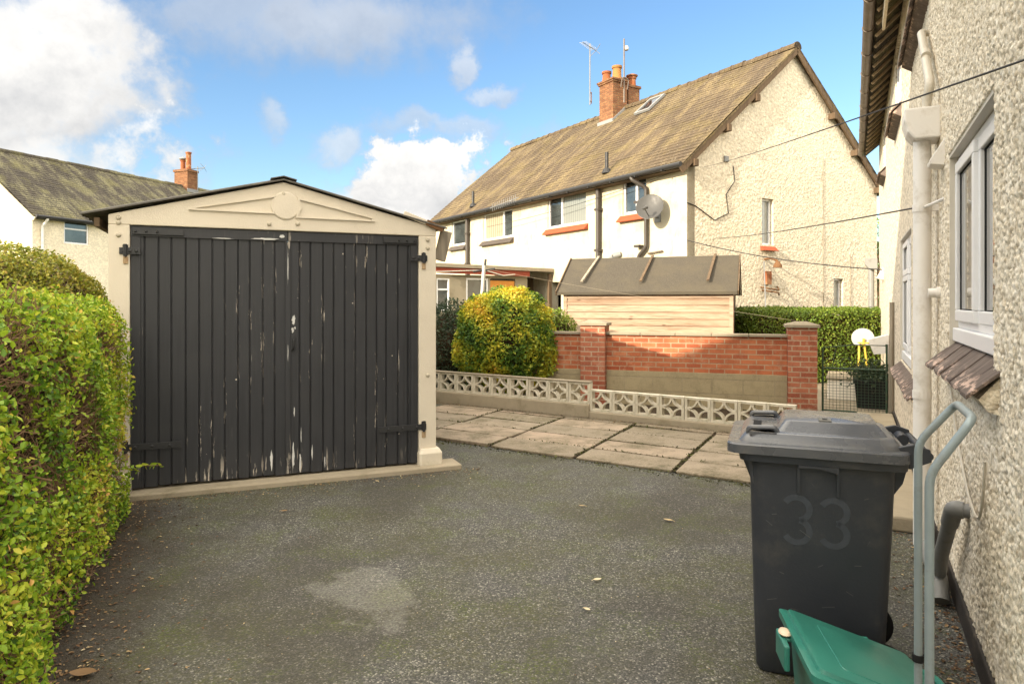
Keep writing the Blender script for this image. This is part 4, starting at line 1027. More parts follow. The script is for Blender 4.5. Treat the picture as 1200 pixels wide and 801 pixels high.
# ================================================================== RIGHT HOUSE
RO = (1.995, 2.87, 0); RA = -math.atan2(.4472, .8944)
def rworld(x, y, z):
    c, s = math.cos(RA), math.sin(RA); return Vector((RO[0]+c*x-s*y, RO[1]+s*x+c*y, z))
def right_house():
    t = thing('roughcast_house', 'near cream pebbledash house wall with tiled sills and white downpipe', 'house', RO, RA)
    fn = lambda a, d, z: (d, a, z); Y0, Y1, ze = -2.0, 13.4, 4.98
    low = [(-.23, 1.23, 1.30, 2.45), (4.15, 5.87, .92, 2.34)]
    up = [(2.3, 3.95, 4.0, 4.86), (5.75, 6.95, 3.98, 4.86), (10.0, 11.0, 3.98, 4.86)]
    m = MB(); windowed_wall(m, Y0, Y1, .10, ze, low+up, fn, .05)
    m.build('house_wall', 'near_roughcast', t)
    m = MB(); m.box(.051, 7.5, Y1-.3, Y1, 0, ze); m.box(.051, 7.5, Y0, Y0+.3, 0, ze); m.box(7.2, 7.5, Y0+.3, Y1-.3, 0, ze)
    m.prism([(0.002, ze), (7.5, ze), (3.75, 8.1)], Y1-.3, Y1-.003, lambda u, v, w: (u, w, v)); m.prism([(0.002, ze), (7.5, ze), (3.75, 8.1)], Y0+.003, Y0+.3, lambda u, v, w: (u, w, v)); m.build('end_wall', 'near_roughcast', t)
    m = MB(); m.box(.30, .34, Y0+.31, Y1-.31, .1, ze-.1); m.build('inner_wall', 'curtain', t)
    # smooth painted reveals of the windows
    for (a0, a1, z0, z1) in low:
        r = MB(); r.box(-.002, .052, a1-.018, a1-.001, z0, z1-.001); r.box(-.001, .052, a0+.001, a0+.018, z0, z1-.001); r.box(-.003, .052, a0+.019, a1-.019, z1-.02, z1-.001); r.build('window_reveal', 'pipe_cream', t)
    def upvc(a0, a1, z0, z1, casements, transom=None, bead=.0):
        """deep frame with proud opening sashes"""
        f = MB(); d0, d1, w = .040, .105, .06
        a0 += .02; a1 -= .02; z1 -= .022
        fbox(f, fn, a0, a1, d0, d1, z0, z0+w); fbox(f, fn, a0, a1, d0, d1, z1-w, z1); fbox(f, fn, a0, a0+w, d0, d1, z0+w+.001, z1-w-.001); fbox(f, fn, a1-w, a1, d0, d1, z0+w+.001, z1-w-.001)
        for c in casements[:-1]: fbox(f, fn, c[1]-.035, c[1]+.035, d0, d1, z0+w+.001, z1-w-.001)
        o = f.build('window', 'white_upvc', t, bevel=.005)
        for (c0, c1, op) in casements:
            lo = max(c0, a0+w-.02); hi = min(c1, a1-w+.02); zz0, zz1 = z0+w-.02, z1-w+.02
            parts = [(zz0, zz1)] if not transom else [(zz0, transom-.004), (transom+.004, zz1)]
            for (q0, q1) in parts:
                s = MB(); e = .062; s0, s1 = (.018, .060) if op else (.036, .062)
                fbox(s, fn, lo+.008, hi-.008, s0, s1, q0, q0+e); fbox(s, fn, lo+.008, hi-.008, s0, s1, q1-e, q1); fbox(s, fn, lo+.008, lo+e, s0, s1, q0+e+.001, q1-e-.001); fbox(s, fn, hi-e, hi-.008, s0, s1, q0+e+.001, q1-e-.001)
                so = s.build('sash', 'white_upvc', o, bevel=.006)
                g = MB(); fbox(g, fn, lo+e-.005, hi-e+.005, s0+.022, s0+.028, q0+e-.005, q1-e+.005); g.build('pane', 'window_glass', o)
                g = MB(); gk = .006
                fbox(g, fn, lo+e, lo+e+gk, s0+.018, s0+.021, q0+e, q1-e); fbox(g, fn, hi-e-gk, hi-e, s0+.018, s0+.021, q0+e, q1-e); fbox(g, fn, lo+e+gk, hi-e-gk, s0+.018, s0+.021, q0+e, q0+e+gk); fbox(g, fn, lo+e+gk, hi-e-gk, s0+.018, s0+.021, q1-e-gk, q1-e); g.build('gasket', 'rubber', o)
        return o
    w1 = upvc(-.23, 1.23, 1.455, 2.45, [(-.21, .49, False), (.49, 1.21, True)])
    w2 = upvc(4.15, 5.87, 1.03, 2.34, [(4.17, 5.0, False), (5.0, 5.85, True)], 1.90)
    for (a0, a1, z0, z1) in up: upvc(a0, a1, z0, z1, [(a0+.02, (a0+a1)/2, True), ((a0+a1)/2, a1-.02, True)])
    # white sub-sill, then plain-tile sill sloping out
    for (w, a0, a1, zt, zb, zw) in ((w1, -.36, 1.26, 1.375, 1.245, 1.455), (w2, 2.95, 5.90, .93, .81, 1.03)):
        s = MB(); fbox(s, fn, max(a0, -.21) if a0 < 0 else 4.17, a1-.05, .012, .09, zt+.004, zw-.001); s.build('sub_sill', 'white_upvc', w, bevel=.006)
        n = int((a1-a0)/.165); k = MB()
        for i in range(n):
            b0 = a0+(a1-a0)*i/n; b1 = a0+(a1-a0)*(i+1)/n; dz = random.uniform(-.004, .004); ex = random.uniform(-.006, .006)
            vs = [(-.115+ex, b0+.002, zb+dz), (-.115+ex, b1-.002, zb+dz), (.03, b1-.002, zt+dz), (.03, b0+.002, zt+dz)]
            k.add(vs + [(x, y, z-.018) for x, y, z in vs], [(0, 1, 2, 3), (4, 7, 6, 5), (0, 4, 5, 1), (1, 5, 6, 2), (0, 3, 7, 4)])
        k.build('tile_sill', 'sill_tiles', w, bevel=.003)
        k = MB(); k.prism([(-.075, zb-.016), (-.001, zt-.055), (-.001, zb-.075), (-.045, zb-.06)], a0+.02, a1-.02, lambda u, v, w_: (u, w_, v)); k.build('sill_bedding', 'near_roughcast', w)
    for (a0, a1, z0, z1) in up:
        n = int((a1-a0+.2)/.165); k = MB()
        for i in range(n):
            b0 = a0-.1+(a1-a0+.2)*i/n; b1 = a0-.1+(a1-a0+.2)*(i+1)/n
            vs = [(-.125, b0+.002, z0-.15), (-.125, b1-.002, z0-.15), (.03, b1-.002, z0-.01), (.03, b0+.002, z0-.01)]
            k.add(vs + [(x, y, z-.02) for x, y, z in vs], [(0, 1, 2, 3), (4, 7, 6, 5), (0, 4, 5, 1), (1, 5, 6, 2), (0, 3, 7, 4)])
        k.prism([(-.09, z0-.165), (-.002, z0-.08), (-.002, z0-.22)], a0-.08, a1+.08, lambda u, v, w_: (u, w_, v))
        k.build('upper_tile_sill', 'sill_tiles', t)
    # plinth
    m = MB(); m.box(-.022, .06, Y0, Y1, -.02, .125); m.build('plinth', 'plinth_tar', t, bevel=.01)
    # roof edge: boarding, rafter feet, gutter
    pitch = R(40); ov = .28; zl = ze-ov*math.tan(pitch)+.12
    roof_slope('roof_slope', 'dark_tiles', t, (-ov, Y1+.15, zl), (pitch, 0, R(-90)), Y1-Y0+.3, (3.75+ov)/math.cos(pitch))
    roof_slope('roof_slope', 'dark_tiles', t, (7.5+ov, Y0-.15, zl), (pitch, 0, R(90)), Y1-Y0+.3, (3.75+ov)/math.cos(pitch))
    rf = None; y = -1.0
    ra = MB(); ra.bar((-ov+.02, 0, zl-.082), (.0, 0, zl-.082+ov*math.tan(pitch)), .04, .03)
    while y < Y1:
        if rf is None: rf = ra.build('rafter_foot', 'eaves_timber', t); rf.location = (0, y, 0)
        else: copy_to(rf, t, (0, y, 0))
        y += .40
    g = MB(); n = 10; prof = [(math.cos(a)*.06, math.sin(a)*.06) for a in [R(180+180*k/n) for k in range(n+1)]] + [(math.cos(a)*.052, math.sin(a)*.052) for a in [R(360-180*k/n) for k in range(n+1)]]
    g.prism([(-ov-.062+u, zl+.005+v) for u, v in prof], Y0, Y1+.1, lambda u, v, w: (u, w, v)); 
    gt = g.build('gutter', 'gutter_brown', t, smooth=40)
    b = None; y = -.6
    bb = MB(); bb.prism([(math.cos(a)*.069, math.sin(a)*.069) for a in [R(175+190*k/10) for k in range(11)]] + [(math.cos(a)*.061, math.sin(a)*.061) for a in [R(365-190*k/10) for k in range(11)]], -.022, .022, lambda u, v, w: (u, w, v))
    while y < Y1:
        if b is None: b = bb.build('gutter_bracket', 'gutter_brown', gt); b.location = (-ov-.062, y, zl+.005)
        else: copy_to(b, gt, (-ov-.062, y, zl+.005))
        y += .9
    f = MB(); f.bar((-ov+.085, -1.95, zl-.14), (-ov+.085, 5.3, zl-.14), .03, .12); f.build('fascia_board', 'fascia_cream', t)
    # white downpipe with hopper, swan-neck feeding it, clips
    d = MB(); d.tube([(-.10, 1.71, 2.66), (-.10, 1.71, .02)], .052, 16); dpo = d.build('downpipe', 'pipe_white', t, smooth=40)
    h = MB(); h.prism([(-.19, 2.69), (-.21, 2.76), (-.21, 2.84), (-.005, 2.84), (-.005, 2.64), (-.15, 2.64)], 1.58, 1.83, lambda u, v, w: (u, w, v)); h.build('hopper', 'pipe_white', dpo, bevel=.012)
    h = MB(); h.box(-.095, -.002, 1.695, 1.725, 2.19, 2.23)
    h.tube([(-.10, 1.71, 2.185), (-.10, 1.71, 2.235)], .0565, 16); h.tube([(-.1, 1.69, 2.21), (-.002, 1.42, 2.23)], .010, 6); h.build('pipe_clip', 'pipe_white', dpo)
    h = MB(); h.tube([(-.10, 1.71, .975), (-.10, 1.71, 1.025)], .0565, 16); h.build('pipe_clip', 'pipe_white', dpo)
    p = MB(); p.tube(bend([(-.002, 2.34, 3.56), (-.06, 2.32, 3.56), (-.06, 2.24, 3.50), (-.065, 1.60, 2.98), (-.08, 1.66, 2.88), (-.08, 1.67, 2.80)], .06), .027, 12); p.tube([(-.06, 1.98, 3.307), (-.06, 1.92, 3.262)], .032, 12); p.build('waste_pipe', 'pipe_cream', t, smooth=40)
    p = MB(); p.tube(bend([(-.002, 2.35, 2.52), (-.09, 2.3, 2.52), (-.10, 1.75, 2.60)], .06), .030, 12); p.build('waste_pipe', 'pipe_cream', t, smooth=40)
    v = MB(); v.prism([(-.002, 2.60), (-.002, 2.42), (-.085, 2.435), (-.09, 2.455)], 1.36, 1.52, lambda u, v_, w: (u, w, v_)); v.build('vent_cowl', 'pipe_white', t, bevel=.004)
    v = MB(); v.prism([(-.002, 2.26), (-.002, 2.02), (-.12, 2.05)], 11.0, 11.3, lambda u, v_, w: (u, w, v_)); v.build('vent_cowl', 'pipe_cream', t)
    o = MB(); o.tube([(.0, 1.62, 1.66), (-.075, 1.62, 1.66)], .030, 14); o.tube([(-.005, 1.62, 1.66), (-.03, 1.62, 1.66)], .038, 14); o.build('overflow_pipe', 'pipe_white', t, smooth=40)
    # grey drain pipe low on the wall with a damp hole
    o = MB(); o.tube(bend([(.0, .40, .61), (-.07, .42, .61), (-.09, .74, .28), (-.09, .82, .16)], .05), .034, 14); o.tube(bend([(-.03, .41, .61), (-.07, .42, .61), (-.076, .51, .515)], .05), .040, 14); o.build('drain_pipe', 'pipe_grey', t, smooth=40)
    o = MB(); o.tube(bend([(-.11, 1.45, .09), (-.10, 1.05, .13), (-.09, .84, .12), (-.09, .76, .03)], .05), .045, 14); o.build('gully_pipe', 'pipe_grey', t, smooth=40)
    # far downpipe with hopper at the end of the wall
    o = MB(); o.tube([(-.16, 12.9, 2.4), (-.16, 12.9, .1)], .06, 10); o.prism([(-.28, 2.52), (-.28, 2.40), (-.20, 2.30), (-.05, 2.30), (-.05, 2.52)], 12.72, 13.08, lambda u, v_, w: (u, w, v_)); o.build('far_downpipe', 'pipe_grey', t)
    # white cable clipped to the wall, black conduit at the corner
    o = MB(); o.tube(bend([(-.018, 1.02, 1.14), (-.020, .75, .90), (-.020, .35, .70), (-.020, .14, .66), (-.020, .02, .68), (-.020, -.06, .80), (-.020, -.10, .95)], .06), .0055, 6); o.build('wall_cable', 'pipe_cream', t)
    o = MB(); o.tube([(-.03, 7.2, .1), (-.03, 7.2, 1.6)], .03, 8); o.build('wall_conduit', 'grey_timber', t)
    o = MB(); o.prism([(-.30, 1.02), (-.02, 1.1), (-.02, .82), (-.22, .80)], 8.4, 8.75, lambda u, v_, w: (u, w, v_)); o.build('flue_cover', 'pipe_white', t)
    m = MB(); n = 50
    return t
R_ = right_house()
def mk_pebble():
    m = Mat('pebbledash', .9, .2)
    t = m.attr('tint'); c = m.ramp(t, [(0, (.26, .20, .13)), (.12, (.40, .325, .22)), (.32, (.64, .55, .415)), (.65, (.80, .715, .575)), (1, (.88, .81, .69))])
    n = m.noise(30, 6, .7); c = m.mix(m.rng(n, .50, .64, 0, .7), c, (.33, .26, .17)); c = m.mix(m.rng(m.noise(1.1, 6), .5, .7, 0, .3), c, (.60, .50, .35))
    m.color(c); m.bump(m.noise(170, 4, .6), .5, .004); MT['pebbledash'] = m.m
mk_pebble()
def pebble_coat():
    st = .0068; y0, y1, z0, z1 = -1.0, 3.9, .128, 4.3
    ops = [(-.23, 1.23, 1.30, 2.45), (2.3, 3.95, 3.85, 4.86)]
    Y = np.arange(y0, y1, st); Z = np.arange(z0, z1, st); ny, nz = len(Y), len(Z); gy, gz = np.meshgrid(Y, Z)
    wy = gy + np.random.default_rng(1).normal(size=gy.shape)*.0006; wz = gz
    H = np.zeros_like(gy); T = np.full_like(gy, .2)
    for (cell, hh, off, dens) in ((.022, .0105, 0, .80), (.016, .0075, 500, .74)):
        ci = np.floor(gy/cell).astype(int); cj = np.floor(gz/cell).astype(int)
        for di in (-1, 0, 1):
            for dj in (-1, 0, 1):
                a = ci+di; b = cj+dj
                def hsh(k):
                    h = np.sin((a+off)*127.1 + b*311.7 + k*74.7)*43758.5453; return h-np.floor(h)
                px = (a+.15+.7*hsh(1))*cell; pz = (b+.15+.7*hsh(2))*cell; rad = cell*(.36+.36*hsh(3)); on = hsh(4) < dens
                el = .75+.5*hsh(5)
                d2 = ((gy-px)*el/rad)**2 + ((gz-pz)/el/rad)**2
                h = np.where(on & (d2 < 1), np.sqrt(np.maximum(0, 1-d2))*hh*(.55+.6*hsh(6)), 0)
                up = h > H; H = np.where(up, h, H); T = np.where(up, .25+.75*hsh(7), T)
    X = -.003 - H
    def inside(yy, zz, e=0.0):
        r = np.zeros(yy.shape, bool)
        for o in ops: r |= (yy > o[0]+e) & (yy < o[1]-e) & (zz > o[2]+e) & (zz < o[3]-e)
        return r
    X = np.where(inside(gy, gz), .004, X)
    co = np.stack([X, gy, gz], -1).reshape(-1, 3)
    idx = np.arange(ny*nz).reshape(nz, ny)
    q = np.stack([idx[:-1, :-1], idx[1:, :-1], idx[1:, 1:], idx[:-1, 1:]], -1).reshape(-1, 4)
    ins = inside(gy, gz, .0).reshape(-1); keep = ~ins[q].all(1); q = q[keep]
    me = bpy.data.meshes.new('pebbledash_coat'); me.vertices.add(len(co)); me.vertices.foreach_set('co', co.reshape(-1))
    me.loops.add(q.size); me.loops.foreach_set('vertex_index', q.reshape(-1).astype(np.int32)); me.polygons.add(len(q)); me.polygons.foreach_set('loop_start', (np.arange(len(q))*4).astype(np.int32))
    at = me.attributes.new('tint', 'FLOAT', 'POINT'); at.data.foreach_set('value', T.reshape(-1).astype(np.float32))
    me.update(); me.validate(); me.polygons.foreach_set('use_smooth', [True]*len(me.polygons)); me.materials.append(MT['pebbledash'])
    o = bpy.data.objects.new('pebbledash_coat', me); C.objects.link(o); o.parent = R_
pebble_coat()
# concrete path along the house wall, and beyond the gate
def strip(name, x0, x1, y0, y1, z0, z1, mat, bev=.015):
    m = MB(); cs = [rworld(*p, 0) for p in ((x0, y0), (x1, y0), (x1, y1), (x0, y1))]
    m.add([(p.x, p.y, z0) for p in cs]+[(p.x, p.y, z1) for p in cs], [(0, 3, 2, 1), (4, 5, 6, 7), (0, 1, 5, 4), (1, 2, 6, 5), (2, 3, 7, 6), (3, 0, 4, 7)])
    return struct(m.build(name, mat, bevel=bev))
strip('house_path', -.46, -.03, 2.0, 7.0, .002, .11, 'concrete')
strip('back_path', -1.6, -.03, 7.3, 13.5, -.01, .012, 'coping_stone', .004)

# ================================================================== FAR LEFT HOUSE and the house that shades the drive
def plain_house(name, label, loc, rz, GW, L, ze, zr, tiles, wall, wins, chim=None, front_on_right=True):
    t = thing(name, label, 'house', loc, rz)
    half = GW/2; pitch = math.atan2(zr-ze, half); ov = .3; vg = .15
    ff = lambda a, d, z: (GW-d, a, z)
    m = MB(); windowed_wall(m, 0.0, L, 0, ze+.05, [w[:4] for w in wins], ff, .2); m.build('front_wall', wall, t)
    m = MB()
    for y0, y1 in ((.003, .25), (L-.25, L-.003)): m.prism([(.0, 0), (GW-.201, 0), (GW-.201, ze+.16), (half, zr), (.0, ze)], y0, y1, lambda u, v, w: (u, w, v))
    m.box(.001, .2, .251, L-.251, 0, ze); m.build('gable_wall', wall, t)
    for w in wins: window(t, ff, *w[:4], .06, (), .06, transom=w[4])
    zl = ze-ov*math.tan(pitch)+.1; sl = (half+ov)/math.cos(pitch); zt = zl+(half+ov)*math.tan(pitch)
    roof_slope('roof_slope', tiles, t, (-ov, L+vg, zl), (pitch, 0, R(-90)), L+2*vg, sl); roof_slope('roof_slope', tiles, t, (GW+ov, -vg, zl), (pitch, 0, R(90)), L+2*vg, sl)
    rd = MB(); n = 30
    for k in range(n):
        y0 = -vg+(L+2*vg)*k/n; y1 = y0+(L+2*vg)/n+.02; dz = random.uniform(-.015, .015)
        rd.loft([[Vector((half+.14*math.cos(a), y, zt-.06+dz+.14*math.sin(a))) for a in [R(-10+200*q/8) for q in range(9)]] for y in (y0, y1)])
    rd.build('ridge_tiles', tiles, t)
    for sg in (-1, 1):
        v = MB(); v.bar((half+sg*(half+ov), -vg+.03, zl-.12), (half, -vg+.03, zt-.11), .05, .13); v.build('bargeboard', 'fascia_cream', t)
    g = MB(); g.tube([(GW+ov+.04, -.1, zl-.01), (GW+ov+.04, L+.1, zl-.01)], .06, 8); g.box(GW+.002, GW+ov-.01, 0, L, zl-.08, zl-.06); g.build('gutter', 'gutter_black', t)
    d = MB(); d.tube(bend([(GW+ov+.02, .35, zl-.03), (GW+ov, .35, zl-.1), (GW+.08, .32, zl-.35), (GW+.08, .32, .1)], .06), .05, 8); d.build('downpipe', 'pipe_white', t, smooth=40)
    if chim:
        cy, h = chim; c = MB(); c.box(half-.45, half+.45, cy-.33, cy+.33, zt-.8, zt+h); c.box(half-.50, half+.50, cy-.38, cy+.38, zt+h, zt+h+.12); ch = c.build('chimney', 'chimney_brick', t)
        for dx, hh, r in ((-.2, .55, .13), (.18, .95, .14)):
            p = MB(); p.lathe([(r*1.1, 0), (r*.95, .08), (r*.9, hh-.08), (r*1.1, hh-.06), (r*1.1, hh), (r*.8, hh), (r*.8, hh-.15)], 16, Matrix.Translation((half+dx, cy, zt+h+.12))); p.build('chimney_pot', 'terracotta', ch, smooth=35)
        p = MB(); p.lathe([(.2, 0), (.2, .05), (.05, .12)], 14, Matrix.Translation((half-.2, cy, zt+h+.72))); p.build('chimney_cowl', 'lead', ch)
        p = MB(); p.box(half+.453, half+.49, cy-.36, cy+.36, zt-.5, zt-.15); p.build('flashing', 'lead', ch)
    return t
# front wall line through (-17.5, 24.9) along (.35, .937); the house lies to the left of it
fa = math.atan2(-.35, .937)
fo = Vector((-17.5, 24.9)) + Vector((-.937, .35))*7.6
plain_house('semi_detached_house', 'far left cream house with dark lichen spotted roof above the hedge', (fo.x, fo.y, 0), fa, 7.6, 14.0, 4.85, 7.62, 'dark_tiles', 'far_roughcast', [(1.2, 2.22, 3.85, 4.72, 4.42), (5.5, 6.6, 3.85, 4.72, 4.42), (5.2, 6.8, 1.0, 2.2, None)], (10.7, .75))
aerial((fo.x+math.cos(fa)*4.4-math.sin(fa)*10.9, fo.y+math.sin(fa)*4.4+math.cos(fa)*10.9, 7.3), 1.5, 'small metal aerial beside the far left chimney', fa, small=True)

# the semi on the left of the drive, behind the photographer, whose gable shades everything near the camera
pa = Vector((.623, -.782)); ps = Vector((.782, .623))
def at_as(a, s): return pa*a + ps*s
c0 = at_as(-6.95, -5.2)
plain_house('semi_detached_house', 'cream house with tall gable standing left behind the photographer', (at_as(3.25, -5.2).x, at_as(3.25, -5.2).y, 0), math.atan2(-pa.y, -pa.x), 10.2, 10.0, 5.05, 8.42, 'dark_tiles', 'far_roughcast', [(2.0, 3.4, 3.7, 4.7, 4.4), (5.5, 6.9, 3.7, 4.7, 4.4)], None)

# ================================================================== HEDGES AND SHRUBS
def hedge(name, label, loc, rz, hx, hy, hz, rad, n, size, mat, tw, bare=.0, bump=.08, group=None, tintf=None, leaf_flat=.5, seed=0, twmat='twigs', thick=.10, core=.16):
    t = thing(name, label, 'hedge', loc, rz, group)
    P, Nn = rounded_box_points(n, hx, hy, hz, rad); P[:, 2] += hz
    nz = vnoise(P, 1.3, seed+3.1); nz2 = vnoise(P, 4.5, seed+9.7)
    dens = vnoise(P, 2.1, seed+5.5)*.6 + vnoise(P, 6.0, seed+1.5)*.5
    keep = (dens > bare - rng.uniform(0, .25, n)) & (P[:, 2] > .03)
    P, Nn, nz, nz2 = P[keep], Nn[keep], nz[keep], nz2[keep]; k = len(P)
    P = P + Nn*(bump*nz + bump*.5*nz2)[:, None] - Nn*(rng.exponential(thick*.5, k).clip(0, thick*2))[:, None] + rng.normal(size=(k, 3))*.012
    P[:, 2] = np.maximum(P[:, 2], .02)
    tint = (tintf(P, Nn, nz) if tintf is not None else .4+.25*nz) + rng.normal(size=k)*.17
    up = Nn + np.array([0, 0, .35])
    leaf_mesh('foliage', mat, P, up, size, tint, t, leaf_flat)
    # inner twigs and an added dark solid core that blocks light
    Q, Qn = rounded_box_points(tw, hx-.05, hy-.05, hz-.03, rad); Q[:, 2] += hz
    Q = Q + Qn*(bump*vnoise(Q, 1.3, seed+3.1))[:, None]
    segs = []
    for p, nn in zip(Q, Qn):
        d = Vector(nn)*.5 + Vector(rng.normal(size=3))*.55 + Vector((0, 0, .35)); d.normalize(); L = rng.uniform(.06, .22); c = Vector(p) - Vector(nn)*rng.uniform(.0, .10)
        if c.z < .03: c.z = .03
        segs.append((c-d*L*.6, c+d*L*.4, rng.uniform(.0015, .004)))
    twig_mesh('twigs', twmat, segs, t)
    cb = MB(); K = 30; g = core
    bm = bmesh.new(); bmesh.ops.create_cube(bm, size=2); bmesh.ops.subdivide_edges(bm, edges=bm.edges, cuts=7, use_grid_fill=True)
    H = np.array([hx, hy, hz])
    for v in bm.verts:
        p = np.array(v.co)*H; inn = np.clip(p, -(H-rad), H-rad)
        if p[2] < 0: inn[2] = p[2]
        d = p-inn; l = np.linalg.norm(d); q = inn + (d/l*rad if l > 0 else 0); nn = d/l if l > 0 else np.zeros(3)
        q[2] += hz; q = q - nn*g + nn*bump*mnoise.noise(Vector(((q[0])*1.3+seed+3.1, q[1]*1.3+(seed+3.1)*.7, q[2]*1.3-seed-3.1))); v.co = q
    me = bpy.data.meshes.new('light_block_core'); bm.to_mesh(me); bm.free(); me.materials.append(MT['hedge_core']); o = bpy.data.objects.new('light_block_core', me); C.objects.link(o); o.parent = t
    return t
# near hedge: face runs from (-2.0,2.87) along (-.385,.923)
hd = Vector((-.385, .923)); hn = Vector((.923, .385))
HA = math.atan2(hn.y, hn.x)
c = Vector((-2.02, 2.87)) + hd*.75 - hn*.64
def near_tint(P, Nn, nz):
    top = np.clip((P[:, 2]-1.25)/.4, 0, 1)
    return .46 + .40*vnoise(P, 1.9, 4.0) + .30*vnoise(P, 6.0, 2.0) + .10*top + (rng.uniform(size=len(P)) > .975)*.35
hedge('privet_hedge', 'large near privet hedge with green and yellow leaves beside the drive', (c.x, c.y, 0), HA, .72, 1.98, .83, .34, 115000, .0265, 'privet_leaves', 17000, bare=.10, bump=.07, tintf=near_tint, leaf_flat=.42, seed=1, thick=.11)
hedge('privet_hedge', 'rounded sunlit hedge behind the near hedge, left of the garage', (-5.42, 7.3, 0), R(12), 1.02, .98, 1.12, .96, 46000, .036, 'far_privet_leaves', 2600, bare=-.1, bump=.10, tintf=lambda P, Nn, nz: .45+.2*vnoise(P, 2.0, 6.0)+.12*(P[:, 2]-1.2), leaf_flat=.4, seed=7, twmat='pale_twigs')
hedge('garden_hedge', 'clipped green hedge behind the brick pillar in front of the gable', (6.6, 14.1, 0), R(18), 2.3, .55, .74, .16, 42000, .042, 'hedge_leaves', 900, bare=-.3, bump=.05, tintf=lambda P, Nn, nz: .45+.25*vnoise(P, 2.5, 6.0), leaf_flat=.45, seed=11)

def shrub(name, label, loc, rad3, n, size, mat, tintf, seed, gap=-.35, asp=.5, stems=6, lump=.12, cat='shrub', zc=None):
    t = thing(name, label, cat, loc)
    d = rng.normal(size=(n, 3)); d /= np.linalg.norm(d, axis=1)[:, None]
    Rr = np.array(rad3); zc = rad3[2] if zc is None else zc
    nz = vnoise(d, 1.9, seed)*.7 + vnoise(d, 4.3, seed+4)*.5
    depth = 1.01-rng.exponential(.07, n).clip(0, .45)+np.abs(rng.normal(size=n))*.025
    P = d*Rr*((1+lump*nz)*depth)[:, None]; P[:, 2] += zc
    keep = (P[:, 2] > .05) & (vnoise(P, 5.5, seed+8) > gap - rng.uniform(0, .3, n)); P, d = P[keep], d[keep]
    tint = tintf(P, d) + rng.normal(size=len(P))*.12
    leaf_mesh('foliage', mat, P, d+np.array([0, 0, .4]), size, tint, t, .45, asp)
    s = MB()
    for k in range(stems):
        a = rng.uniform(0, 6.28); r = rng.uniform(.1, .75); e = Vector((math.cos(a)*rad3[0]*r, math.sin(a)*rad3[1]*r, zc+rad3[2]*rng.uniform(.1, .6)))
        p0 = Vector((math.cos(a)*.06, math.sin(a)*.06, 0)); s.tube([p0, p0*.4+e*.45+Vector((0, 0, .05)), e], [.03, .018, .006], 6)
        for j in range(5):
            q = p0.lerp(e, rng.uniform(.35, .95)); w = Vector(rng.normal(size=3)); w.normalize(); s.tube([q, q+w*rng.uniform(.15, .35)], [.008, .003], 4)
    s.build('stems', 'twigs', t)
    bm = bmesh.new(); bmesh.ops.create_icosphere(bm, subdivisions=3, radius=1)  # added dark core, keeps light from passing through the leaves
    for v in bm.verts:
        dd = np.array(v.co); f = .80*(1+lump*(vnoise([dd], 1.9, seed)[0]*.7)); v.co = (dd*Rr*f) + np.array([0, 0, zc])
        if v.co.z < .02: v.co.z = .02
    me = bpy.data.meshes.new('light_block_core'); bm.to_mesh(me); bm.free(); me.materials.append(MT['hedge_core']); o = bpy.data.objects.new('light_block_core', me); C.objects.link(o); o.parent = t
    return t
shrub('golden_shrub', 'round green and gold variegated shrub at the end of the brick wall', (-.10, 11.15, 0), (.80, .74, .86), 30000, .050, 'gold_leaves',
      lambda P, d: .46+.62*vnoise(P, 2.4, 3.0)+.16*vnoise(P, 7, 1.0), 2.0, zc=.98, lump=.17)
shrub('dark_shrub', 'dark green shrub between the garage and the golden shrub', (-1.05, 12.1, 0), (.62, .6, .80), 12000, .045, 'dark_leaves', lambda P, d: .45+.4*vnoise(P, 3, 3.0), 5.0, zc=.75, lump=.22)
shrub('small_shrub', 'small pale green shrub tucked behind the golden shrub by the shed', (.78, 12.35, 0), (.42, .35, .62), 6000, .042, 'hedge_leaves', lambda P, d: .6+.4*vnoise(P, 3, 3.0), 8.0, zc=.85, lump=.2)

def tree(label, loc, h, cr, seed, n=9000, mat='hedge_leaves'):
    t = thing('broadleaf_tree', label, 'tree', loc)
    random.seed(seed); tr = MB(); tips = []
    tr.tube([(0, 0, 0), (.05, .02, h*.25), (0, .05, h*.5), (.05, 0, h*.8)], [.16, .13, .09, .03], 9)
    for k in range(14):
        z0 = h*random.uniform(.22, .7); a = random.uniform(0, 6.28); L = cr*random.uniform(.6, 1.05); e = Vector((math.cos(a)*L, math.sin(a)*L, z0+h*random.uniform(.08, .25))); mid = Vector((e.x*.5, e.y*.5, (z0+e.z)/2+.1))
        tr.tube([(0, 0, z0), mid, e], [.06, .04, .012], 6); tips += [e, mid.lerp(e, .6)]
    tips.append(Vector((0, 0, h*.92)))
    tr.build('trunk', 'twigs', t)
    C_ = np.array([tips[i] for i in rng.integers(0, len(tips), n)]); d = rng.normal(size=(n, 3)); d /= np.linalg.norm(d, axis=1)[:, None]
    P = C_ + d*(rng.uniform(.2, 1, n)**.5*cr*.36)[:, None]*np.array([1, 1, .75])
    leaf_mesh('crown', mat, P, d, .10, .45+.3*vnoise(P, .9, seed)+rng.normal(size=n)*.12, t, .3)
tree('slim green tree far behind the two houses at right', (14.6, 27.5, 0), 5.0, 1.5, 3)
tree('dark green tree far behind the gap between the houses', (17.6, 32.0, 0), 4.4, 1.7, 5)
random.seed(11)

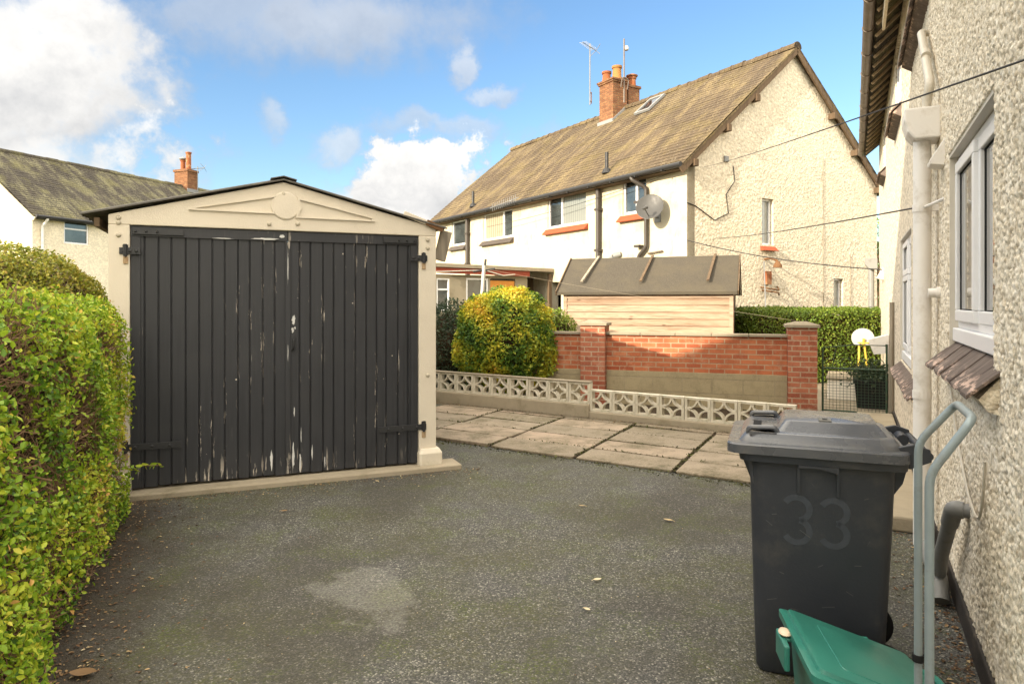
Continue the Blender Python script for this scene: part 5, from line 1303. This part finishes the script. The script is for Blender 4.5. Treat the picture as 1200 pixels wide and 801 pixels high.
# ================================================================== WHEELIE BIN
BO = (1.377, 3.081, 0); BA2 = math.atan2(-.361, .9325)
def wheelie_bin():
    t = thing('wheelie_bin', 'dark grey wheelie bin with closed lid standing by the house wall', 'bin', BO, BA2)
    b = MB()
    secs = [(.004, .475, .430, .04, -.008), (.02, .495, .45, .05, -.008), (.30, .520, .475, .055, -.005), (.62, .543, .505, .055, -.002), (.88, .558, .530, .055, 0), (.935, .562, .536, .05, 0)]
    b.loft([rr(w, d, r, z, cx, 0, 7) for (z, w, d, r, cx) in secs], (True, False))
    rim = [(.936, .566, .540), (.925, .640, .590), (.960, .650, .600), (.965, .61, .56)]
    b.loft([rr(w, d, .05, z, 0, 0, 7) for z, w, d in rim], (False, True))
    body = b.build('body', 'bin_plastic', t, smooth=42)
    # stiffening ribs under the rim, comb for the lifter at the front
    r = MB()
    for x in (-.085, .065): 
        for sg in (-1, 1): r.bar((x, sg*.268, .93), (x, sg*.255, .80), .012, .034, up=(0, sg, 0))
    for y in (-.2, -.1, 0, .1, .2): r.prism([(-.312, .924), (-.272, .924), (-.265, .80)], y-.007, y+.007, lambda u, v, w: (u, w, v))
    for sg in (-1, 1): r.prism([(-.29, .92), (-.255, .92), (-.262, .80)], sg*.245, sg*.225, lambda u, v, w: (u, w, v))
    r.prism([(-.085, .924), (.065, .924), (.065, .898), (-.01, .915), (-.085, .912)], -.296, -.262, lambda u, v, w: (u, w, v))
    r.build('rib', 'bin_plastic', body)
    # lid
    l = MB()
    L_ = [(.962, .690, .612, .055, -.02), (.958, .700, .622, .06, -.022), (.994, .700, .622, .06, -.022), (1.000, .690, .612, .06, -.022), (1.001, .630, .550, .07, -.01), (1.020, .612, .530, .07, -.008), (1.0225, .602, .520, .07, -.008), (1.036, .585, .500, .07, -.006), (1.042, .560, .470, .07, -.004)]
    l.loft([rr(w, d, r_, z, cx, 0, 7) for z, w, d, r_, cx in L_])
    l.loft([rr(.43, .42, .03, 1.040, .045, .01, 5), rr(.37, .34, .03, 1.080, .045, .02, 5), rr(.355, .325, .03, 1.085, .045, .02, 5)], (False, True))
    lid = l.build('lid', 'bin_lid_plastic', t, smooth=38)
    for y in (-.215, .215):
        h = MB(); p = [(-.285, y-.0, 1.02), (-.285, y, 1.055), (-.175, y, 1.060), (-.165, y, 1.03)]; h.tube(bend(p, .025), .011, 8); h.box(-.28, -.17, y-.035, y+.035, 1.028, 1.042); h.build('lid_handle', 'bin_lid_plastic', lid, smooth=40)
    h = MB(); h.box(.0, .05, -.14, -.07, 1.0855, 1.090); h.build('lid_label', 'label_grey', lid); 
    h = MB(); h.box(.015, .035, -.115, -.09, 1.0905, 1.092); h.build('lid_mark', 'rubber', lid)
    h = MB(); h.box(-.27, -.235, -.06, .05, 1.043, 1.0445); h.build('lid_mark', 'rubber', lid)
    # hinge, arms and rear handle
    h = MB()
    for sg in (-1, 1):
        h.tube([(.355, sg*.10, .985), (.355, sg*.20, .985)], .026, 12); h.prism([(.27, 1.01), (.34, 1.03), (.40, 1.012), (.405, .965), (.33, .93), (.27, .94)], sg*.222, sg*.242, lambda u, v, w: (u, w, v))
    h.tube([(.395, -.24, .985), (.395, .24, .985)], .017, 12)
    h.prism([(.26, .935), (.33, .94), (.31, .86), (.27, .80)], -.20, .20, lambda u, v, w: (u, w, v)); h.build('rear_handle', 'bin_plastic', body, bevel=.003)
    # wheels
    for sg in (-1, 1):
        w = MB(); M = Matrix.Translation((.235, sg*.215, .10)) @ Matrix.Rotation(R(90), 4, 'X')
        w.lathe([(.03, -.024), (.085, -.024), (.098, -.016), (.100, 0), (.098, .016), (.085, .024), (.03, .024)], 28, M); wo = w.build('wheel', 'rubber', t, smooth=40)
        w = MB(); w.lathe([(.004, -.027), (.062, -.027), (.064, .027), (.004, .027)], 20, M); w.build('hub', 'bin_plastic', wo)
    a = MB(); a.tube([(.235, -.19, .10), (.235, .19, .10)], .012, 10); a.build('axle', 'pipe_grey', t)
    # painted house number, brushed on
    def three(cx, cz, h, w):
        pts = []
        for (oz, a0, a1) in ((.25, 150, -75), (-.25, 75, -150)):
            for k in range(15):
                a = R(a0+(a1-a0)*k/14); pts.append((cx+w*.5*math.cos(a), cz+oz*h+h*.25*math.sin(a)*1.02))
        return pts
    yf = lambda z: -(np.interp(z, [.3, .62, .88], [.2375, .2525, .265])) - .0012
    for cx in (-.092, .050):
        nb = MB(); pts = three(cx, .685, .19, .10); wd = .025
        for k in range(len(pts)-1):
            if k == 14: continue
            (x0, z0), (x1, z1) = pts[k], pts[k+1]; dx, dz = x1-x0, z1-z0; l_ = math.hypot(dx, dz); nx, nz = -dz/l_*wd/2, dx/l_*wd/2; ex, ez = dx/l_*.001, dz/l_*.001
            q = [(x0+nx-ex, z0+nz-ez), (x1+nx+ex, z1+nz+ez), (x1-nx+ex, z1-nz+ez), (x0-nx-ex, z0-nz-ez)]
            off = .0002*(k % 2)
            nb.add([(u, yf(v)-off, v) for u, v in q], [(0, 1, 2, 3)])
        nb.build('painted_digit', 'bin_number', body)
    # scuffs
    s = MB()
    for (x, z, an, ln) in ((-.06, .63, -35, .05), (-.2, .66, -40, .03), (.06, .22, -15, .11), (-.18, .70, 10, .02), (.14, .52, 5, .025), (.03, .33, 12, .05), (-.15, .45, -20, .02), (.0, .50, 30, .02), (-.22, .55, 80, .03), (.18, .62, 60, .02), (-.10, .30, -5, .03), (.11, .40, -30, .03), (-.19, .33, 15, .04), (.17, .80, 20, .018), (-.03, .84, -50, .015)):
        dx, dz = math.cos(R(an))*ln/2, math.sin(R(an))*ln/2; w = .0016
        s.add([(x-dx, yf(z-dz)-.0006, z-dz-w), (x+dx, yf(z+dz)-.0006, z+dz-w), (x+dx, yf(z+dz)-.0006, z+dz+w), (x-dx, yf(z-dz)-.0006, z-dz+w)], [(0, 1, 2, 3)])
    s.build('scuff_mark', 'bin_scuff', body)
wheelie_bin()

# ================================================================== RECYCLING BOX
def recycling_box():
    e1 = Vector((.423, -.07)).normalized(); a = math.atan2(e1.y, e1.x)
    P1 = Vector((1.043, 2.62)); ex = Vector((math.cos(a), math.sin(a))); ey = Vector((-math.sin(a), math.cos(a)))
    Lx, Ly = .46, .48; o = P1 - ex*.015 + ex*Lx/2 - ey*Ly/2
    t = thing('recycling_box', 'green plastic recycling box with sloping lid in front of the bin', 'box', (o.x, o.y, 0), a)
    zt = lambda x: .432 - (x+Lx/2)*.33          # rim slopes down to the right
    b = MB()
    def ring(w, d, f, zoff=0.0, r=.024):
        pts = rr(w, d, r, 0, 0, 0, 6); return [Vector((p.x, p.y, f*(zt(p.x)+zoff))) for p in pts]
    b.loft([ring(Lx-.13, Ly-.12, 0, .0), ring(Lx-.10, Ly-.09, .08), ring(Lx-.055, Ly-.055, .88), ring(Lx-.05, Ly-.05, .92), ring(Lx-.01, Ly-.01, .92), ring(Lx-.005, Ly-.005, .97)], (True, True))
    b.build('body', 'green_plastic', t, smooth=40)
    l = MB()
    l.loft([ring(Lx, Ly, 1, -.035), ring(Lx+.012, Ly+.012, 1, -.030), ring(Lx+.012, Ly+.012, 1, -.006), ring(Lx-.01, Ly-.01, 1, .0), ring(Lx-.035, Ly-.035, 1, .001), ring(Lx-.045, Ly-.045, 1, .014, .022), ring(Lx-.055, Ly-.055, 1, .016, .022)], (True, True))
    l.loft([ring(.24, .32, 1, .0155, .02), ring(.235, .315, 1, .019, .02)], (False, True))
    lid = l.build('lid', 'green_plastic', t, smooth=38)
    for (y0, y1) in ((.10, .16),):
        n = MB(); n.box(-.09, .09, Ly/2+.004, Ly/2+.018, zt(0)-.06, zt(0)-.02); n.build('lid_lip', 'green_plastic', lid, bevel=.005)
    h = MB(); x = Lx/2+.012; h.tube([(x, -.06, zt(x)-.02), (x, .13, zt(x)-.02)], .016, 10); h.tube(bend([(x-.02, .15, zt(x)), (x+.03, .12, zt(x)-.01), (x+.045, .06, zt(x)-.03)], .02), .013, 8); h.build('hinge', 'green_plastic', t)
    k = MB(); x = -Lx/2-.012; k.box(x-.028, x-.008, -.02, .12, zt(x)-.12, zt(x)-.03); k.box(x-.03, x+.02, .04, .10, zt(x)-.045, zt(x)-.030); k.build('side_clip', 'green_plastic', t, bevel=.006)
    k = MB(); k.loft([[Vector((x-.008+.022*s*math.cos(q)*1.0, .065+.032*s*math.sin(q), zt(x)-.026+z)) for q in [2*math.pi*j/14 for j in range(14)]] for (s, z) in ((.8, 0), (1, .006), (.85, .012), (.4, .016))]); k.build('latch', 'latch_cream', t, smooth=60)
recycling_box()

# ================================================================== SACK TRUCK
def sack_truck():
    u = Vector((.12, .25)).normalized()       # between the rails
    a = math.atan2(u.y, u.x); o = Vector((1.13, 1.875))
    t = thing('sack_truck', 'grey tubular sack truck with bent loop handle leaning by the wall', 'hand truck', (o.x, o.y, 0), a)
    # local x along rail spacing (near -, far +); local y = left (toe plate side)
    h = MB(); s = .139
    pts = [(-s, 0, .13), (-s, 0, 1.16), (-s, -.095, 1.31), (s, -.095, 1.31), (s, 0, 1.19), (s, 0, .13)]
    h.tube(bend(pts, .035, 5), .0110, 14); h.build('handle', 'truck_paint', t, smooth=40)
    c = MB()
    for z in (.16, .42): c.tube([(-s, 0, z), (s, 0, z)], .0125, 10)
    c.build('cross_bar', 'truck_paint', t)
    for x in (-s, s): 
        c = MB(); c.tube([(x, 0, .55), (x, 0, .57)], .016, 12); c.build('collar', 'rubber', t)
    p = MB(); p.box(-s-.02, s+.02, .0, .20, .012, .020); p.box(-s-.02, s+.02, -.006, .006, .02, .15); p.build('toe_plate', 'truck_paint', t, bevel=.002)
    x = MB(); x.tube([(-s-.10, -.10, .10), (s+.10, -.10, .10)], .010, 10)
    for q in (-s, s): x.tube([(q, 0, .30), (q, -.10, .10), (q, 0, .13)], .010, 8)
    x.build('axle_frame', 'truck_paint', t)
    for sg in (-1, 1):
        w = MB(); M = Matrix.Translation((sg*(s+.07), -.10, .10)) @ Matrix.Rotation(R(90), 4, 'Y')
        w.lathe([(.03, -.02), (.08, -.022), (.098, -.012), (.1, 0), (.098, .012), (.08, .022), (.03, .02)], 26, M); wo = w.build('wheel', 'rubber', t, smooth=40)
        w = MB(); w.lathe([(.011, -.024), (.045, -.024), (.045, .024), (.011, .024)], 16, M); w.build('hub', 'truck_paint', wo)
sack_truck()

# ================================================================== BEYOND THE GATE
def toy_hoop():
    t = thing('toy_basketball_hoop', 'toy basketball hoop with round white backboard on yellow legs', 'toy', (6.27, 12.2, 0), R(-20))
    q = MB(); M = Matrix.Translation((0, 0, .96)) @ Matrix.Rotation(R(90), 4, 'X')
    pts = [(.185*math.cos(a), .175*math.sin(a) if math.sin(a) > -.75 else -.132) for a in [2*math.pi*k/30 for k in range(30)]]
    q.prism([(u, .96+v) for u, v in pts], -.012, .012, lambda u, v, w: (u, w, v)); q.build('backboard', 'toy_white', t, bevel=.006)
    q = MB(); q.tube([(.09*math.cos(a), -.11+.09*math.sin(a), .88) for a in [2*math.pi*k/18 for k in range(19)]], .012, 6); q.tube([(0, -.02, .83), (.01, -.06, .95)], .022, 8); q.build('hoop', 'toy_yellow', t)
    q = MB(); q.tube([(-.06, .0, .82), (-.07, 0, .02)], .017, 8); q.tube([(.03, .03, .82), (.14, .2, .02)], .017, 8); q.box(-.2, .2, -.12, .25, .012, .05); q.build('legs', 'toy_yellow', t)
toy_hoop()
def planter():
    t = thing('garden_planter', 'dark square planter with low plants behind the gate', 'planter', (5.45, 10.35, 0), RA)
    q = MB(); q.loft([rr(.40, .40, .03, .012), rr(.46, .46, .03, .38), rr(.50, .50, .03, .385), rr(.50, .50, .03, .44), rr(.40, .40, .02, .44), rr(.38, .38, .02, .38)]); q.build('tub', 'rubber', t)
    P = rng.normal(size=(1400, 3))*np.array([.13, .13, .09]) + np.array([0, 0, .50]); leaf_mesh('foliage', 'dark_leaves', P, rng.normal(size=(1400, 3)), .05, rng.uniform(.2, 1, 1400), t, .3)
planter()
def white_box():
    t = thing('white_step', 'white painted concrete step beside the house past the gate', 'step', (5.62, 11.6, 0), RA)
    q = MB(); q.box(-.22, .22, -.6, .6, .012, .34); q.build('riser', 'white_wall', t, bevel=.01); q = MB(); q.box(-.24, .24, -.62, .62, .341, .375); q.build('tread', 'coping_stone', t, bevel=.008)
white_box()
def far_wall():
    t = thing('brick_wall', 'short orange brick wall far behind the garden hedge', 'wall', (9.0, 17.2, 0), R(20))
    q = MB(); q.box(-.5, 1.6, -.1, .1, -.02, 1.42); q.build('brick_panel', 'red_brick', t); q = MB(); q.box(-.55, 1.65, -.13, .13, 1.421, 1.47); q.build('coping', 'red_sill', t, bevel=.01)
far_wall()
def clothes_pole():
    t = thing('clothes_post', 'white washing line post with crossarm rising above the golden shrub', 'post', (-.62, 13.0, 0), R(10))
    q = MB(); q.tube([(0, 0, 0), (.02, 0, 1.2), (.09, 0, 2.30)], .038, 12); q.build('post', 'washing_pole', t, smooth=40)
    q = MB(); q.tube([(-.12, 0, 2.18), (.30, 0, 2.24)], .018, 8); q.tube([(.09, 0, 2.15), (.12, 0, 2.42)], .022, 8); q.build('crossarm', 'black_iron', t)
clothes_pole()
def prop():
    t = thing('clothes_prop', 'slim blue white prop pole leaning against the house gable', 'pole', nworld(1.75, -.85, 0))
    a = nworld(1.75, -.85, .02)-nworld(1.75, -.85, 0); b = nworld(2.66, -.03, 2.62)-nworld(1.75, -.85, 0); q = MB(); q.tube([a, a.lerp(b, .45)], .022, 8); q.build('lower_tube', 'dish_grey', t); q = MB(); q.tube([a.lerp(b, .45), b], .017, 8); q.build('upper_tube', 'aluminium', t)
prop()

# ================================================================== CABLES
def cable(name, label, p, q, sag, r=.010, mat='cable_black', n=20, group='cables strung between the houses'):
    p = Vector(p); q = Vector(q); m = MB()
    m.tube([p.lerp(q, k/n) - Vector((0, 0, sag*4*(k/n)*(1-k/n))) for k in range(n+1)], r, 6); o = m.build(name, mat); tag(o, label, 'cable', group); return o
cable('overhead_cable', 'topmost black overhead cable from the near house to the roof corner opposite', rworld(-.03, -1.0, 2.315), nworld(.55, -.02, 4.78), .03, .0038)
cable('overhead_cable', 'middle sagging cable from the white downpipe to the gable', rworld(-.155, 1.72, 2.215), nworld(.9, -.02, 3.12), .04, .0055)
cable('overhead_cable', 'lowest black cable across the gable below the small window', rworld(-.06, 9.9, 2.16), nworld(-.02, -.03, 3.03), .10, .011)
cable('overhead_cable', 'thin cable looping along the upstairs windows of the house front', nworld(-.06, .05, 4.70), nworld(-.35, 8.8, 4.15), .12, .007)
cable('washing_line', 'slack white washing line passing in front of the shed roof', (-.53, 12.98, 2.24), (4.15, 9.98, 1.33), .03, .0018, 'coping_stone', 20, None)

# ================================================================== FALLEN LEAVES AND LITTER
def leaf_thing(label, x, y, size, tint, rz, curl=.3, group='leaves fallen on the drive'):
    m = MB(); K = 8; L = size; Wd = size*.55
    rows = []
    for k in range(K+1):
        u = k/K; w = Wd*.5*math.sin(math.pi*min(1, u*.94+.03))**.8; z = .012 + L*curl*(u-.5)**2
        rows.append([(L*(u-.5), w, z+w*.35), (L*(u-.5), 0, z), (L*(u-.5), -w, z+w*.25)])
    for k in range(K):
        for j in range(2): m.add([rows[k][j], rows[k+1][j], rows[k+1][j+1], rows[k][j+1]], [(0, 1, 2, 3)], tint)
    m.tube([(-L*.5, 0, .012+L*curl*.25), (-L*.72, .0, .010)], .0015, 4)
    m.a = [tint]*len(m.a)
    o = m.build('fallen_leaf', 'dead_leaves', smooth=80); o.location = (x, y, 0); o.rotation_euler = (0, 0, rz); tag(o, label, 'leaf', group)
def gp(px, py): d = HC*800/(py-354); return (px-600)/800*d, d
for (px, py, sz, tn, lab) in ((333, 600, .05, .62, 'small orange fallen leaf on the tarmac in front of the garage'), (783, 611, .07, .88, 'pale fallen leaf on the tarmac near the paving'), (97, 792, .11, .55, 'large brown fallen leaf at the foot of the near hedge'), (700, 681, .05, 1.0, 'white scrap of leaf on the open tarmac mid drive'), (688, 716, .04, .98, 'tiny whitish fallen leaf near the middle of the drive'), (682, 594, .05, .8, 'thin pale fallen leaf on the drive below the paving'), (442, 565, .05, .9, 'cream leaf fragment by the garage door sill')):
    x, y = gp(px, py); leaf_thing(lab, x, y, sz, tn, rng.uniform(0, 6))
# countless crumbs of leaf and twig along the hedge foot and door sill
n = 2600
tt = rng.uniform(-1.2, 2.9, n); ww = rng.exponential(.16, n)-.06
P = np.stack([-2.02-.385*tt+.923*ww, 2.87+.923*tt+.385*ww, np.full(n, .004)], 1)
n2 = 500; s = rng.uniform(-.2, 3.0, n2); w2 = -.16-rng.exponential(.10, n2)
P2 = np.stack([-3.14+.924*s-.381*w2, 5.61+.381*s+.924*w2, np.full(n2, .004)], 1)
n3 = 500; P3 = np.stack([rng.uniform(-2.2, 3, n3), rng.uniform(2.2, 7, n3), np.full(n3, .004)], 1)
n4 = 900; tq = rng.uniform(-.3, 5.4, n4); wq = rng.exponential(.07, n4); P4 = np.stack([-1.40+.835*tq-.55*(wq+.08), 11.0-.55*tq-.835*(wq+.08), np.full(n4, .034)], 1)
n5 = 700; yq = rng.uniform(-.8, 2.0, n5); xq = -.03-rng.exponential(.10, n5); c_, s_ = math.cos(RA), math.sin(RA); P5 = np.stack([RO[0]+c_*xq-s_*yq, RO[1]+s_*xq+c_*yq, np.full(n5, .004)], 1)
PP = np.concatenate([P, P2, P3, P4, P5]); szs = np.concatenate([rng.uniform(.008, .026, n), rng.uniform(.008, .024, n2), rng.uniform(.004, .012, n3), rng.uniform(.01, .03, n4), rng.uniform(.01, .03, n5)])
NN = np.tile(np.array([[0, 0, 1.0]]), (len(PP), 1)); 
o = leaf_mesh('leaf_litter', 'dead_leaves', PP, NN, szs, np.concatenate([rng.beta(1.2, 1.6, n+n2), rng.beta(3, 1, n3), rng.beta(1.2, 2.2, n4+n5)]), None, .9, .55, .1); tag(o, 'scattered brown and yellow leaf litter along the drive edges', 'leaf litter', None, 'stuff')
# moss and weeds at the joints
n = 1500; tq = rng.uniform(-4, 2.6, n); wq = rng.normal(size=n)*.05
P = np.stack([1.5+.84*tq+.46*(wq-.04), 6.38-.543*tq+.888*(wq-.04), np.full(n, .002)], 1)
J = []
for ci in range(-4, 4): J += [(1.5+.84*ci*1.045+.46*v_, 6.38-.5674*ci+.888*v_) for v_ in rng.uniform(0, 2.15, 260)]
for ri in range(1, 5): J += [(1.5+.84*u_+.23*ri, 6.38-.543*u_+.444*ri) for u_ in rng.uniform(-4, 2.6, 300)]
J = np.array(J)+rng.normal(size=(len(J), 2))*.012; kp = vnoise(np.c_[J, np.zeros(len(J))], 1.4, 3.0) > -.15; J = J[kp]
P = np.concatenate([P, np.c_[J, np.full(len(J), .028)]]); n = len(P)
o = leaf_mesh('moss', 'moss_leaves', P, np.tile(np.array([[0, 0, 1.0]]), (n, 1)), rng.uniform(.010, .028, n), rng.uniform(.0, 1, n), None, .5, .6); tag(o, 'dark moss growing along the edge between tarmac and paving', 'moss', None, 'stuff')
# a sprig growing out of the hedge across the garage door
def sprig():
    t = thing('hedge_sprig', 'single leafy sprig sticking out low across the black garage door', 'sprig', (-3.05, 5.36, .0))
    s = MB(); p0 = Vector((-.12, -.02, .30)); p1 = Vector((.33, -.06, .335)); s.tube([Vector((-.12, -.02, .012)), Vector((-.13, -.02, .2)), p0, p0.lerp(p1, .5)+Vector((0, 0, .01)), p1], .0035, 6); s.build('stem', 'twigs', t)
    P = []; 
    for k in range(14): P.append(p0.lerp(p1, .25+.75*k/13)+Vector((0, 0, .004)))
    P = np.array(P); leaf_mesh('foliage', 'privet_leaves', P, np.tile(np.array([[0, -1.0, -.2]]), (14, 1)), np.full(14, .055), rng.uniform(.4, .75, 14), t, .6, .42)
sprig()
